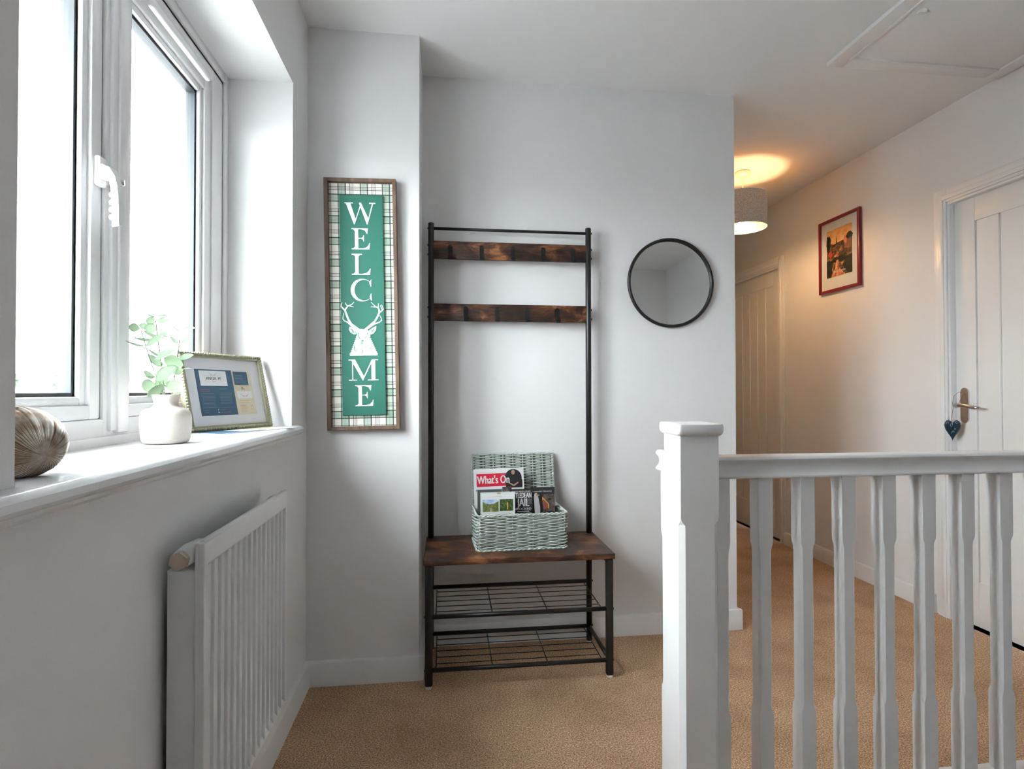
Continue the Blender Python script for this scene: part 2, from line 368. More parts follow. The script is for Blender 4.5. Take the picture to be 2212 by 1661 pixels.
def container(u, d, wd, top, label):
    p = far(u, d, G0); ang = math.atan2(p.y, p.x)-math.pi/2; t = thing('storage_container', label, 'container', p, Matrix.Rotation(ang, 3, 'Z'))
    wm = mat('cream_container', (.66, .66, .60), .8); hh = top-G0
    part('body', cbox(-wd/2, wd/2, 0, 2.4, .1, hh, .03, 1), wm, t, True); part('roof_rail', cbox(-wd/2-.05, wd/2+.05, -.05, 2.45, hh-.05, hh+.06), wm, t, True)
    for x in (-.3, 0, .3): part('vent', cbox(x*wd-.12, x*wd+.12, -.03, .02, hh-.75, hh-.68), mat('vent_dark', (.05, .05, .05), .8), t, True)
    part('seam', cbox(-wd/2, wd/2, -.015, .02, hh-.5, hh-.48), mat('seam_grey', (.4, .4, .38), .8), t, True)
container(67, 74, 2.35, 1.60, 'tall cream storage container in front of the far hall')
container(112, 69, 1.30, 1.28, 'low cream storage container in front of the broad evergreen tree')
fb = thing('boundary_fence', 'pale boundary fence in front of the far houses', 'fence', far(150, 78, G0), Matrix.Rotation(R(38), 3, 'Z'))
for i in range(16):
    part('fence_panel', cbox(-24+3*i, -21.1+3*i, 0, .08, .1, 3.75), mat('far_fence', (.45, .45, .40), .9), fb, True)

# ------------------------------------------------------------------ doors in the right wall
def door(idx, y0, y1, handle):
    d = struct('door_%d' % idx, BM(), doorm)
    fx = XR+.024                                      # face of the leaf, set back from the wall
    x1 = fx+.035; st_ = .105
    lf = BM(); box(lf, fx, x1, y0+.004, y0+st_, .008, DZ-.001, .002); box(lf, fx, x1, y1-st_, y1-.004, .008, DZ-.001, .002)
    box(lf, fx, x1, y0+st_, y1-st_, DZ-.115, DZ-.001, .002); box(lf, fx, x1, y0+st_, y1-st_, .008, .215, .002)
    leaf = part('door_leaf', lf, doorm, d)
    npk = 5; a = y0+st_; wd = (y1-y0-2*st_)/npk
    for i in range(npk):
        part('plank', cbox(fx+.005, x1-.005, a+i*wd+.0008, a+(i+1)*wd-.0008, .205, DZ-.105, .004, 1), doorm, leaf)
    part('backing', cbox(fx+.016, x1-.01, y0+.02, y1-.02, .1, DZ-.05), doorm, leaf)
    jb = BM(); box(jb, XR-.002, XR+.11, y1-.001, y1+.028, 0, DZ+.028, .001); box(jb, XR-.002, XR+.11, y0-.028, y0+.001, 0, DZ+.028, .001); box(jb, XR-.0035, XR+.11, y0-.02, y1+.02, DZ-.003, DZ+.026, .001)
    part('door_lining', jb, trimm, d)
    ar = BM(); AW = .066
    for (p, q) in ((y1+.008, y1+.008+AW), (y0-.008-AW, y0-.008)):
        box(ar, XR-.012, XR, p, q, 0, DZ+.008+AW, .003); box(ar, XR-.018, XR, p+(.012 if p > y1 else .030), q-(.030 if p > y1 else .012), 0, DZ+AW-.018, .004)
    box(ar, XR-.012, XR, y0-.008, y1+.008, DZ+.008, DZ+.008+AW, .003); box(ar, XR-.018, XR, y0-.028, y1+.028, DZ+.020, DZ+.044, .004)
    part('architrave', ar, trimm, d)
    if handle:
        hy_ = y1-.050; hz = 1.035
        pb = BM()
        poly = [(-.02, -.075), (.02, -.075)] + [(.02*math.cos(t), .058+.02*math.sin(t)) for t in [math.pi*k/10 for k in range(11)]]
        poly = [(.02*math.cos(t), .058+.02*math.sin(t)) for t in [math.pi*k/10 for k in range(11)]] + [(.02*math.cos(t), -.068+.02*math.sin(t)) for t in [math.pi+math.pi*k/10 for k in range(11)]]
        prism(pb, poly, frame((fx, hy_, hz), (0, -1, 0), (0, 0, 1), (-1, 0, 0)), .007); hp = part('handle_plate', pb, chrome, leaf, label='polished steel handle plate')
        lv = BM(); tube(lv, [(fx-.003, hy_, hz-.005), (fx-.045, hy_, hz-.005)], .0105, 14)
        tube(lv, [(fx-.040, hy_+.012, hz-.006), (fx-.048, hy_-.02, hz-.004), (fx-.050, hy_-.05, hz-.006), (fx-.050, hy_-.085, hz-.012), (fx-.046, hy_-.115, hz-.014)], [.011, .0105, .009, .0085, .006], 12)
        part('handle_lever', lv, chrome, leaf, label='polished steel lever')
        return fx, hy_, hz
HF = door(1, D1[0], D1[1], True); door(2, D2[0], D2[1], False)
# heart hanging on the lever
fx, hy_, hz = HF; hc = Vector((fx-.058, hy_+.012, hz-.112))
ht = thing('hanging_heart', 'dark blue patterned heart hanging from the door handle', 'ornament', hc-Vector((0, 0, .06)))
vdir = Vector((-.5, -.866, 0)); adir = Vector((.72, -.69, 0)).normalized(); ndir = Vector((-.69, -.72, 0)).normalized()
def heart_pts(s):
    o = []
    for k in range(40):
        t = 2*math.pi*k/40; x = math.sin(t)**3; y = (13*math.cos(t)-5*math.cos(2*t)-2*math.cos(3*t)-math.cos(4*t))/16
        if y < 0: y *= 1.22; x *= 1.0
        o.append((x*.031*s, y*.050*s))
    return o
HM = frame(hc, adir, (0, 0, 1), ndir)
hbm = BM(); loft(hbm, [[HM @ Vector((x, y, z)) for x, y in heart_pts(s)] for s, z in ((.80, -.009), (.95, -.006), (1, 0), (.95, .006), (.80, .009))], smooth=True)
hm = mat('heart_enamel', (.010, .032, .055), .15); part('heart_body', hbm, hm, ht)
lightb = mat('heart_motif', (.30, .45, .52), .3); mb = BM()
for (x, y, a, s) in ((-.019, .022, -.5, .8), (-.003, .012, .2, 1.0), (.016, .026, .7, .7), (.001, -.020, -.4, .9), (.010, -.004, .4, .5), (-.012, .036, 1.2, .5), (.008, .034, .4, .5)):
    pts = [HM @ (Vector((x, y, .0095)) + Matrix.Rotation(a, 3, 'Z') @ Vector((math.cos(t)*.0045*s, math.sin(t)*.0085*s, 0))) for t in [2*math.pi*k/14 for k in range(11)]]
    tube(mb, pts, .0008, 5)
part('motif', mb, lightb, ht)
sbm = BM(); cord = mat('heart_cord', (.35, .22, .15), .8)
tube(sbm, [HM @ Vector((0, .022, .004)), HM @ Vector((-.004, .045, .0)), (fx-.056, hy_+.009, hz-.016), (fx-.054, hy_+.014, hz+.004), (fx-.040, hy_+.020, hz+.040), (fx-.022, hy_+.012, hz+.058), (fx-.012, hy_+.002, hz+.05), (fx-.03, hy_+.004, hz+.007)], .0011, 6)
part('cord', sbm, cord, ht)

# ------------------------------------------------------------------ loft hatch in the ceiling
hx0, hx1, hy0, hy1 = 1.594, 2.409, 1.52, 2.140
lh = thing('loft_hatch', 'white framed loft hatch set in the ceiling beside the corridor wall', 'hatch', ((hx0+hx1)/2, (hy0+hy1)/2, H))
fb_ = BM(); fw = .07
for a in ((hx0, hx0+fw, hy0, hy1), (hx1-fw, hx1, hy0, hy1), (hx0+fw, hx1-fw, hy0, hy0+fw), (hx0+fw, hx1-fw, hy1-fw, hy1)): box(fb_, *a, H-.016, H+.002, .004)
for a in ((hx0+fw-.012, hx0+fw, hy0+fw-.012, hy1-fw+.012), (hx1-fw, hx1-fw+.012, hy0+fw-.012, hy1-fw+.012), (hx0+fw, hx1-fw, hy0+fw-.012, hy0+fw), (hx0+fw, hx1-fw, hy1-fw, hy1-fw+.012)): box(fb_, *a, H-.020, H, .003)
part('hatch_frame', fb_, trimm, lh)
part('hatch_panel', cbox(hx0+fw-.004, hx1-fw+.004, hy0+fw-.004, hy1-fw+.004, H-.012, H+.002, .002), ceilm, lh)
lb = BM(); lathe(lb, [(.013, -.018), (.016, -.015), (.016, -.009)], (1.707, 1.787, H), 20); box(lb, 1.694, 1.720, 1.784, 1.790, H-.021, H-.016, .001); part('latch', lb, pvc, lh)

# ------------------------------------------------------------------ corridor pendant
PX, PY = 1.862, 3.275
pn = thing('pendant_lamp', 'grey drum shade pendant lamp lit in the corridor', 'lamp', (PX, PY, H))
rb = BM(); lathe(rb, [(.040, 0), (.046, -.004), (.046, -.018), (.036, -.026), (.010, -.032), (.006, -.05)], (PX, PY, H), 28); part('ceiling_rose', rb, pvc, pn)
cb = BM(); tube(cb, [(PX, PY, H-.04), (PX, PY, 2.29)], .0035, 8); lathe(cb, [(.006, 2.30), (.016, 2.295), (.018, 2.215), (.012, 2.21)], (PX, PY, 0), 16); part('flex', cb, pvc, pn)
shm = mat('shade_fabric', (.42, .385, .355), .9, spec=.1)
bump(shm, noise(shm, 190, 1), .4, .002); base(shm, ramp(shm, noise(shm, 230, 1), [(.38, (.44, .41, .385)), (.6, (.68, .65, .62))]))
shin = mat('shade_gold_lining', (.80, .52, .20), .35, .6)
def cyl_wall(r, z0, z1, n=56):
    bm = BM(); A = [bm.verts.new((PX+r*math.cos(2*math.pi*k/n), PY+r*math.sin(2*math.pi*k/n), z0)) for k in range(n)]; B = [bm.verts.new((v.co.x, v.co.y, z1)) for v in A]
    for k in range(n): f = bm.faces.new((A[k], A[(k+1) % n], B[(k+1) % n], B[k])); f.smooth = True
    return bm
sh = part('shade', cyl_wall(.140, 2.125, 2.333), shm, pn); part('shade_lining', cyl_wall(.1385, 2.126, 2.332), shin, sh)
rg = BM()
for z in (2.126, 2.332): tube(rg, [(PX+.1395*math.cos(2*math.pi*k/48), PY+.1395*math.sin(2*math.pi*k/48), z) for k in range(48)], .002, 6, True)
for k in range(3): tube(rg, [(PX+.016*math.cos(k*2.094), PY+.016*math.sin(k*2.094), 2.27), (PX+.1395*math.cos(k*2.094), PY+.1395*math.sin(k*2.094), 2.331)], .0015, 6)
part('shade_ring', rg, pvc, sh)
bb = BM(); lathe(bb, [(.012, 2.245), (.014, 2.23), (.026, 2.205), (.030, 2.185), (.026, 2.163), (.014, 2.150), (.0, 2.147)], (PX, PY, -.030), 24)
part('bulb', bb, mat('warm_bulb', (1, .8, .5), .4, emit=(1, .68, .36), es=BULB), pn)
# ------------------------------------------------------------------ radiator
rx = -.440; ry0, ry1, rz0, rz1 = 1.083, 1.622, .208, .820
rd = thing('radiator', 'white ribbed panel radiator on the wall under the window', 'radiator', (XW, (ry0+ry1)/2, rz0))
pb = BM(); box(pb, rx-.018, rx-.008, ry0, ry1, rz0, rz1, .003)
NR = 15; pit = (ry1-ry0-.034)/NR; e0 = ry0+.017; q0, q1 = rz0+.035, rz1-.045
box(pb, rx-.012, rx, ry0, ry1, q1, rz1, .003); box(pb, rx-.012, rx, ry0, ry1, rz0, q0, .003); box(pb, rx-.012, rx, ry0, e0, q0-.004, q1+.004, .002); box(pb, rx-.012, rx, ry1-.017, ry1, q0-.004, q1+.004, .002)
for i in range(NR):
    a = e0+i*pit; c_ = a+pit
    if i: box(pb, rx-.012, rx-.001, a-.0022, a+.0022, q0-.004, q1+.004, .0012, 1)
    for (za, zb) in ((q0-.002, q0+.010), (q1+.002, q1-.007)):
        loft(pb, [[(rx-.009, y, za), (rx-.0005, y, za), (rx-.009, y, zb)] for y in (a+.002, c_-.002)])
tube(pb, [(rx-.006, ry0+.004, rz1-.002), (rx-.006, ry1-.004, rz1-.002)], .006, 8)
part('front_panel', pb, radm, rd)
sd = BM(); box(sd, XW+.012, rx-.014, ry0+.004, ry0+.006, rz0+.02, rz1-.050, .0008); box(sd, XW+.012, rx-.014, ry0+.004, ry0+.022, rz1-.052, rz1-.050); part('side_panel', sd, radm, rd)
sd = BM(); box(sd, XW+.012, rx-.014, ry1-.008, ry1-.006, rz0+.02, rz1-.050, .0008); part('side_panel', sd, radm, rd)
fn = BM()
for i in range(24):
    y = ry0+.035+i*(ry1-ry0-.07)/23; box(fn, XW+.022, rx-.016, y-.0006, y+.0006, rz0+.06, rz1-.075)
part('convector_fins', fn, radm, rd, kind='stuff')
bk = BM()
for y in (ry0+.10, ry1-.10): part('wall_bracket', cbox(XW-.002, rx-.012, y-.014, y+.014, rz0+.08, rz1-.10, .002), radm, rd)
vx, vz = -.478, rz1-.026
vb_ = BM(); tube(vb_, [(vx, ry0+.07, vz), (vx, ry0+.03, vz), (vx, ry0-.008, vz-.001)], [.017, .0195, .017], 20); tube(vb_, [(vx, ry0+.05, vz), (rx-.012, ry0+.05, vz)], .012, 12); tube(vb_, [(vx, ry0+.05, vz), (vx, ry0+.05, rz1-.09)], .011, 12)
vo = part('bleed_tee', vb_, radm, rd)
hxb = BM(); ax_ = Vector((0, -1, 0))
loft(hxb, [[(vx+.0165*math.cos(R(60*k+20)), y, vz-.002+.0165*math.sin(R(60*k+20))) for k in range(6)] for y in (ry0-.004, ry0-.020)])
part('end_plug', hxb, mat('nickel_plug', (.56, .47, .38), .38, .85), vo, label='hexagonal nickel plug')
rv = BM(); tube(rv, [(vx, ry1-.02, vz), (vx, ry1+.012, vz)], .014, 14); part('air_vent', rv, radm, rd)
rv = BM(); tube(rv, [(vx+.01, ry1-.02, rz0+.045), (vx+.01, ry1+.010, rz0+.045)], .010, 14); part('valve', rv, mat('valve_metal', (.5, .47, .44), .3, 1), rd)

# ------------------------------------------------------------------ balustrade
bl = thing('stair_balustrade', 'white painted stair balustrade with square newel post and chamfered spindles', 'balustrade', ((NX0+NX1)/2, (NY0+NY1)/2, 0))
def chamfered(cx, cy, w_, z0, z1, za, zb, ch, tr_):
    """square post whose corners are chamfered between za and zb"""
    bm = BM(); h_ = w_/2
    def lp(z, c):
        c = max(c, .0012)
        return [Vector((cx+sx*(h_-(c if i else 0)), cy+sy*(h_-(0 if i else c)), z)) for sx, sy, i in
                ((-1, -1, 0), (-1, -1, 1), (1, -1, 1), (1, -1, 0), (1, 1, 0), (1, 1, 1), (-1, 1, 1), (-1, 1, 0))]
    zs = [(z0, 0), (za-tr_, 0), (za-tr_*.6, ch*.25), (za-tr_*.2, ch*.75), (za, ch), (zb, ch), (zb+tr_*.2, ch*.75), (zb+tr_*.6, ch*.25), (zb+tr_, 0), (z1, 0)]
    loft(bm, [lp(z, c) for z, c in zs]); return bm
ncx, ncy = (NX0+NX1)/2, (NY0+NY1)/2
def recessed(cx, cy, w_, z0, z1, za, zb, dep, ch, tr_):
    """spindle: slimmer chamfered waist between za and zb"""
    bm = BM()
    def lp(z, t):
        h_ = w_/2-dep*t; c = max(ch*t, .0010)
        return [Vector((cx+sx*(h_-(c if i else 0)), cy+sy*(h_-(0 if i else c)), z)) for sx, sy, i in
                ((-1, -1, 0), (-1, -1, 1), (1, -1, 1), (1, -1, 0), (1, 1, 0), (1, 1, 1), (-1, 1, 1), (-1, 1, 0))]
    zs = [(z0, 0), (za-tr_, 0), (za-tr_*.7, .2), (za-tr_*.3, .8), (za, 1), (zb, 1), (zb+tr_*.3, .8), (zb+tr_*.7, .2), (zb+tr_, 0), (z1, 0)]
    loft(bm, [lp(z, t) for z, t in zs]); return bm
np_ = part('newel_post', chamfered(ncx, ncy, .096, -.25, .995, .18, .782, .012, .018), trimm, bl)
cpb = BM(); box(cpb, NX0-.011, NX1+.011, NY0-.011, NY1+.011, .992, 1.027, .0125, 4)
for v in cpb.verts:
    if v.co.z > 1.02: v.co.z = 1.021 + .006*max(0, 1-max(abs(v.co.x-ncx), abs(v.co.y-ncy))/.055)
part('newel_cap', cpb, trimm, np_)
RZ = .940
hprof = []
side = [(.018, 0), (.024, -.001), (.0275, -.004), (.029, -.008), (.0275, -.012), (.023, -.016), (.0195, -.022), (.0185, -.029), (.020, -.037), (.025, -.044), (.029, -.048), (.029, -.051), (.026, -.054), (.012, -.0555)]
hprof = side + [(-x, z) for x, z in side[::-1]]
hr = BM(); loft(hr, [[(x, ncy+a, RZ+z) for a, z in hprof] for x in (NX1-.002, XR)]); 
part('handrail', hr, trimm, bl)
hr = BM(); loft(hr, [[(ncx+a, y, RZ+z) for a, z in hprof] for y in (NY1-.002, NY1+.105)]); part('handrail_return', hr, trimm, bl)
bs = BM(); box(bs, NX1-.002, XR, ncy-.030, ncy+.030, .085, .112, .005); box(bs, NX1-.002, XR, ncy-.014, ncy+.014, -.002, .09); part('base_rail', bs, trimm, bl)
sp0 = None; SW = .0385
for i, x in enumerate([.666+.1108*k for k in range(17)]):
    if x > XR-.03: break
    if sp0 is None: sp0 = part('spindle', recessed(0, ncy, SW, .110, RZ-.054, .330, .705, .0016, .0050, .026), trimm, bl); sx0 = sp0.location.x; sp0.location.x = x
    else: o = sp0.copy(); C.objects.link(o); o.parent = bl; o.location.x = x
part('spindle', recessed(ncx, NY1+.075, SW, 0, RZ-.054, .330, .705, .0016, .0050, .026), trimm, bl)

# ------------------------------------------------------------------ hall tree (coat stand with bench)
X0, X1, YF, Y0 = -.061, .6275, 2.083, 2.385
tr_ = thing('hall_tree', 'black metal hall tree with rustic brown bench, hook boards and wire shoe shelves', 'coat stand', ((X0+X1)/2, (YF+Y0)/2, 0))
padm = mat('foot_pad', (.75, .74, .72), .3)
def foot(p, x, y):
    b = BM(); lathe(b, [(.012, .0), (.0125, .003), (.0125, .008), (.010, .010)], (x, y, 0), 20); part('foot_pad', b, padm, p)
def bolt(p, x, y, z, d):
    b = BM(); tube(b, [(x, y, z), (x+d*.004, y, z)], .0045, 10); part('bolt_head', b, blackm, p)
for x, d in ((X0, -1), (X1, 1)):
    b = BM(); tube(b, [(x, Y0, .008), (x, Y0, 1.818), (x, Y0, 1.82)], [.0125, .0125, .0115], 20)
    box(b, x-.0132, x+.0132, Y0-.0132, Y0+.0132, 1.188, 1.189, .0004)
    p = part('back_post', b, blackm, tr_); foot(p, x, Y0)
    for z in (1.797, 1.725, 1.685, 1.458, 1.417, .267, .072): bolt(p, x+d*.0115, Y0, z, d)
    b = BM(); box(b, x-.0145, x+.0145, YF-.0125, YF+.0125, .008, .455, .008, 3); p = part('front_leg', b, blackm, tr_); foot(p, x, YF)
    for z in (.262, .064): bolt(p, x+d*.013, YF, z, d)
    b = BM(); tube(b, [(x, YF+.01, .067), (x, Y0-.01, .067)], .0085, 12); part('side_bar', b, blackm, tr_)
    b = BM(); box(b, x-.010, x+.010, YF+.01, Y0-.01, .436, .455, .003); part('bench_bracket', b, blackm, tr_)
b = BM(); tube(b, [(X0, Y0, 1.797), (X1, Y0, 1.797)], .0065, 12); part('top_bar', b, blackm, tr_)
b = BM(); box(b, X0-.019, X1+.019, YF-.018, 2.412, .455, .477, .003, 2)
for v in b.verts: pass
part('bench_seat', b, wood, tr_)
def hook(parent, x, zt):
    W_ = .0098; prof = [(Y0-.0085, zt), (Y0-.0085, zt-.040), (Y0-.0100, zt-.047), (Y0-.016, zt-.052), (Y0-.024, zt-.053), (Y0-.031, zt-.049), (Y0-.034, zt-.042), (Y0-.0345, zt-.034)]
    bm = BM(); A = []
    inn = []
    for i, (y, z) in enumerate(prof):
        a = prof[max(i-1, 0)]; c = prof[min(i+1, len(prof)-1)]; d = Vector((c[0]-a[0], c[1]-a[1])).normalized(); nn = Vector((-d.y, d.x))*.0028
        w2 = W_*(.75 if i == len(prof)-1 else 1)
        A.append([Vector((x-w2, y, z)), Vector((x+w2, y, z)), Vector((x+w2, y+nn.x, z+nn.y)), Vector((x-w2, y+nn.x, z+nn.y))])
    loft(bm, A)
    poly = [(W_*math.cos(t), W_*math.sin(t)) for t in [math.pi*k/10 for k in range(11)]]
    prism(bm, poly, frame((x, Y0-.0085, zt), (1, 0, 0), (0, 0, 1), (0, -1, 0)), .0028)
    h_ = part('coat_hook', bm, blackm, parent)
for z0, z1, xs_ in ((1.667, 1.743, (.020, .155, .291, .424, .557)), (1.401, 1.4745, (.087, .222, .355, .486))):
    hbd = part('hook_board', cbox(X0+.010, X1-.010, Y0-.0075, Y0+.0075, z0, z1, .001), wood, tr_)
    for x in xs_: hook(hbd, x, z1-.026 if z0 > 1.5 else z1-.022)
for zf in (.262, .0655):
    b = BM(); tube(b, [(X0, YF, zf), (X1, YF, zf)], .0085, 14); sf = part('shelf_rail', b, blackm, tr_)
    b = BM(); tube(b, [(X0, Y0, zf+.004), (X1, Y0, zf+.004)], .0085, 14); part('shelf_rail', b, blackm, tr_)
    for k in range(5):
        y = YF+(k+1)*(Y0-YF)/6; z = zf+.004*(k+1)/6-.002; b = BM(); tube(b, [(X0+.026, y, z), (X1-.026, y, z)], .0017, 6); part('shelf_wire', b, blackm, sf)
    for k in range(4):
        x = X0+.026+k*(X1-X0-.052)/3; b = BM(); tube(b, [(x, YF, zf-.004), (x, Y0, zf)], .0022, 6); part('shelf_cross_wire', b, blackm, sf)

# ------------------------------------------------------------------ welcome sign
SGW, SGH = .266, .947; SC = Vector((-.3115, YP-.026, 1.428))
sg = thing('welcome_sign', 'tall wooden framed WELCOME sign with green panel, stag head and tartan border', 'sign', SC, Matrix.Rotation(R(-1.05), 3, 'Y'))
FWD = .014
for nm, a in (('l', (-SGW/2, -SGW/2+FWD, -SGH/2, SGH/2)), ('r', (SGW/2-FWD, SGW/2, -SGH/2, SGH/2)), ('t', (-SGW/2+FWD, SGW/2-FWD, SGH/2-FWD, SGH/2)), ('b', (-SGW/2+FWD, SGW/2-FWD, -SGH/2, -SGH/2+FWD))):
    part('frame_side', cbox(a[0], a[1], -.010, .0255, a[2], a[3], .0012, 1), signwood, sg, True)
part('tartan_backing', cbox(-SGW/2+.008, SGW/2-.008, .010, .018, -SGH/2+.008, SGH/2-.008), plaid, sg, True)
gw = .1605; gz0, gz1 = -.4185, .4130; gx = .0015
part('green_panel', cbox(gx-gw/2, gx+gw/2, .002, .011, gz0, gz1, .0006, 1), greenm, sg, True)
def SV(v): return gz1-(v-422)/474.5*(gz1-gz0)
def letter(polys, wd, v0, v1, cx=.0):
    z1, z0 = SV(v0), SV(v1); h_ = z1-z0; bm = BM()
    M = frame((gx+cx-wd*h_/2, .002, z0), (1, 0, 0), (0, 0, 1), (0, -1, 0))
    for i, pl in enumerate(polys): prism(bm, [(x*h_, y*h_) for x, y in pl], M, .0012+.00004*i)
    part('letter', bm, letterm, sg, True)
def rc(a, b_, c_, d): return [(a, c_), (b_, c_), (b_, d), (a, d)]
LE = [rc(.15, .31, .02, .98), rc(0, .76, .955, 1), rc(0, .82, 0, .045), rc(.31, .52, .505, .545), [(.76, 1), (.73, .74), (.70, .74), (.62, .90), (.44, .955)], [(.85, .30), (.82, 0), (.5, .045), (.68, .09), (.78, .2), (.82, .30)], [(.575, .67), (.575, .37), (.545, .37), (.53, .46), (.45, .505), (.45, .545), (.53, .585), (.545, .67)], [(.08, .955), (.15, .955), (.15, .87)], [(.08, .045), (.15, .045), (.15, .13)]]
LL = [rc(.16, .32, .02, .98), rc(0, .48, .955, 1), rc(0, .84, 0, .045), [(.87, .30), (.84, 0), (.5, .045), (.68, .09), (.79, .2), (.84, .30)], [(.08, .955), (.16, .955), (.16, .87)], [(.40, .955), (.32, .955), (.32, .87)], [(.08, .045), (.16, .045), (.16, .13)]]
LW = [[(.05, .98), (.26, .98), (.50, .22), (.445, 0), (.41, 0)], [(.41, 0), (.445, 0), (.76, .93), (.73, .99)], [(.64, .99), (.745, 1), (1.08, .22), (1.025, 0), (.985, 0)], [(.985, 0), (1.025, 0), (1.29, .97), (1.235, .97)], rc(0, .38, .955, 1), rc(1.10, 1.385, .955, 1)]
LM = [rc(.16, .205, .03, .97), [(.10, 1), (.30, 1), (.715, .17), (.645, 0)], [(.615, .03), (.66, 0), (1.13, .98), (1.07, .98)], rc(1.05, 1.23, .02, .98), rc(0, .24, .955, 1), rc(1.10, 1.37, .955, 1), rc(.01, .38, 0, .045), rc(.88, 1.375, 0, .045)]
co, ci = [], []
for k in range(33):
    t = R(42+k*(318-42)/32); co.append((.52+.52*math.cos(t), .5+.52*math.sin(t))); ci.append((.60+.43*math.cos(t), .5+.475*math.sin(t)))
LC = [[co[i], co[i+1], ci[i+1], ci[i]] for i in range(32)] + [[(.93, 1.0), (.93, .66), (.895, .66), (.85, .78), (.83, .9), (.88, .92)], [(.93, .34), (.945, .02), (.91, .02), (.86, .12), (.85, .2), (.9, .34)]]
letter(LW, 1.385, 438.5, 485.5, -.004); letter(LE, .85, 494, 539.5, -.003); letter(LL, .87, 549, 594.5, -.003); letter(LC, .95, 604, 651, -.004)
letter(LM, 1.375, 776.7, 822, -.0005); letter(LE, .85, 832, 877, .001)
stg = BM(); KS = .831/474.5/5.36; rs = random.Random(4)
def SP(x, y): return ((x-562)*KS, SV(640+y/5.36)-SV(711))
SM = frame((gx, .002, SV(711)), (1, 0, 0), (0, 0, 1), (0, -1, 0))
SN = [0]
def strip(pts, w0, w1, t):
    for i in range(len(pts)-1):
        SN[0] += 1; t = .0006+.000012*SN[0]
        a, c = Vector(pts[i]), Vector(pts[i+1]); d = (c-a).normalized(); nn = Vector((-d.y, d.x)); wa = w0+(w1-w0)*i/(len(pts)-1); wb = w0+(w1-w0)*(i+1)/(len(pts)-1)
        a = a-d*2; c = c+d*2
        prism(stg, [SP(*(a-nn*wa)), SP(*(c-nn*wb)), SP(*(c+nn*wb)), SP(*(a+nn*wa))], SM, t)
for pts, a, c in (([(520, 395), (475, 360), (430, 325), (398, 270), (375, 205), (362, 160)], 13, 10), ([(362, 165), (335, 138), (318, 118), (332, 72)], 10, 3), ([(362, 165), (380, 135), (402, 112), (438, 100), (465, 70)], 9, 3), ([(405, 115), (457, 126)], 6, 3), ([(395, 118), (378, 102), (366, 78)], 6, 3), ([(500, 392), (440, 345), (388, 303), (350, 284), (338, 262), (340, 235), (351, 195)], 9, 3), ([(480, 375), (432, 352), (400, 320), (385, 290)], 5, 3),
                  ([(590, 388), (640, 345), (690, 300), (722, 250), (745, 200), (750, 165)], 13, 9), ([(750, 170), (738, 140), (700, 118), (658, 74)], 9, 3), ([(738, 140), (740, 88)], 6, 3), ([(715, 128), (656, 126)], 5, 3), ([(748, 195), (778, 172), (796, 152), (776, 102)], 8, 3), ([(782, 160), (762, 112)], 5, 3), ([(612, 378), (690, 325), (748, 304), (772, 284), (768, 255), (752, 225)], 9, 3)):
    strip(pts, a, c, .0009)
prism(stg, [SP(*q) for q in ((410, 352), (404, 392), (424, 427), (462, 444), (505, 436), (500, 400), (455, 372))], SM, .00155)
prism(stg, [SP(*q) for q in ((713, 348), (707, 398), (682, 434), (650, 447), (615, 436), (625, 402), (668, 370))], SM, .00158)
head = [(505, 392), (535, 380), (565, 386), (600, 378), (628, 410), (640, 455)]
for i in range(9): head += [(645+i*9, 470+i*22), (633+i*9.5, 480+i*22)]
head += [(724, 660), (720, 690), (410, 690), (408, 660)]
for i in range(9): head += [(428+i*7, 655-i*22), (414+i*8.4, 650-i*22)]
head += [(492, 450), (492, 420)]
prism(stg, [SP(*q) for q in head], SM, .0017); sh_ = part('stag_head', stg, stagm, sg, True, label='white stag head print')
ft = BM(); SN[0] = 0
for pl in ([(498, 432), (512, 428), (522, 440), (508, 446)], [(612, 430), (626, 436), (616, 446), (602, 440)], [(535, 512), (560, 506), (572, 516), (558, 530), (542, 528)], [(505, 455), (516, 450), (530, 500), (522, 505)], [(600, 455), (606, 460), (585, 500), (580, 494)], [(425, 372), (440, 380), (470, 425), (445, 420)], [(695, 372), (680, 380), (650, 425), (674, 418)], [(520, 545), (545, 538), (572, 545), (548, 552)], [(455, 600), (462, 560), (470, 600), (466, 650)], [(540, 640), (548, 600), (554, 650), (548, 684)], [(640, 600), (632, 570), (650, 610), (648, 650)]):
    prism(ft, [SP(*q) for q in pl], SM, .00185)
part('stag_face_lines', ft, mat('stag_shading', (.13, .32, .25), .6), sg, True, kind='stuff')

# ------------------------------------------------------------------ round mirror
MC = Vector((1.0255, YB-.012, 1.5945)); MR = .2045
mi = thing('round_mirror', 'round wall mirror with thin black frame above the landing', 'mirror', (MC.x, YB, MC.z))
b = BM(); tube(b, [(MC.x+(MR-.006)*math.cos(2*math.pi*k/72), MC.y, MC.z+(MR-.006)*math.sin(2*math.pi*k/72)) for k in range(72)], .0075, 10, True); part('mirror_frame', b, blackm, mi)
b = BM(); rings = []
for j in range(13):
    r_ = (MR-.006)*j/12; rings.append([b.verts.new((MC.x+r_*math.cos(2*math.pi*k/72), MC.y+.004-.0016*(1-(j/12)**2), MC.z+r_*math.sin(2*math.pi*k/72))) for k in range(72)] if j else [b.verts.new((MC.x, MC.y+.0024, MC.z))])
for k in range(72): f = b.faces.new((rings[0][0], rings[1][k], rings[1][(k+1) % 72])); f.smooth = True
for A, B in zip(rings[1:], rings[2:]):
    for k in range(72): f = b.faces.new((A[k], B[k], B[(k+1) % 72], A[(k+1) % 72])); f.smooth = True
part('mirror_glass', b, mat('mirror_silver', (.86, .87, .86), .01, 1), mi)
b = BM(); tube(b, [(MC.x, YB-.001, MC.z), (MC.x, YB-.006, MC.z)], MR-.006, 60); part('mirror_back', b, blackm, mi)

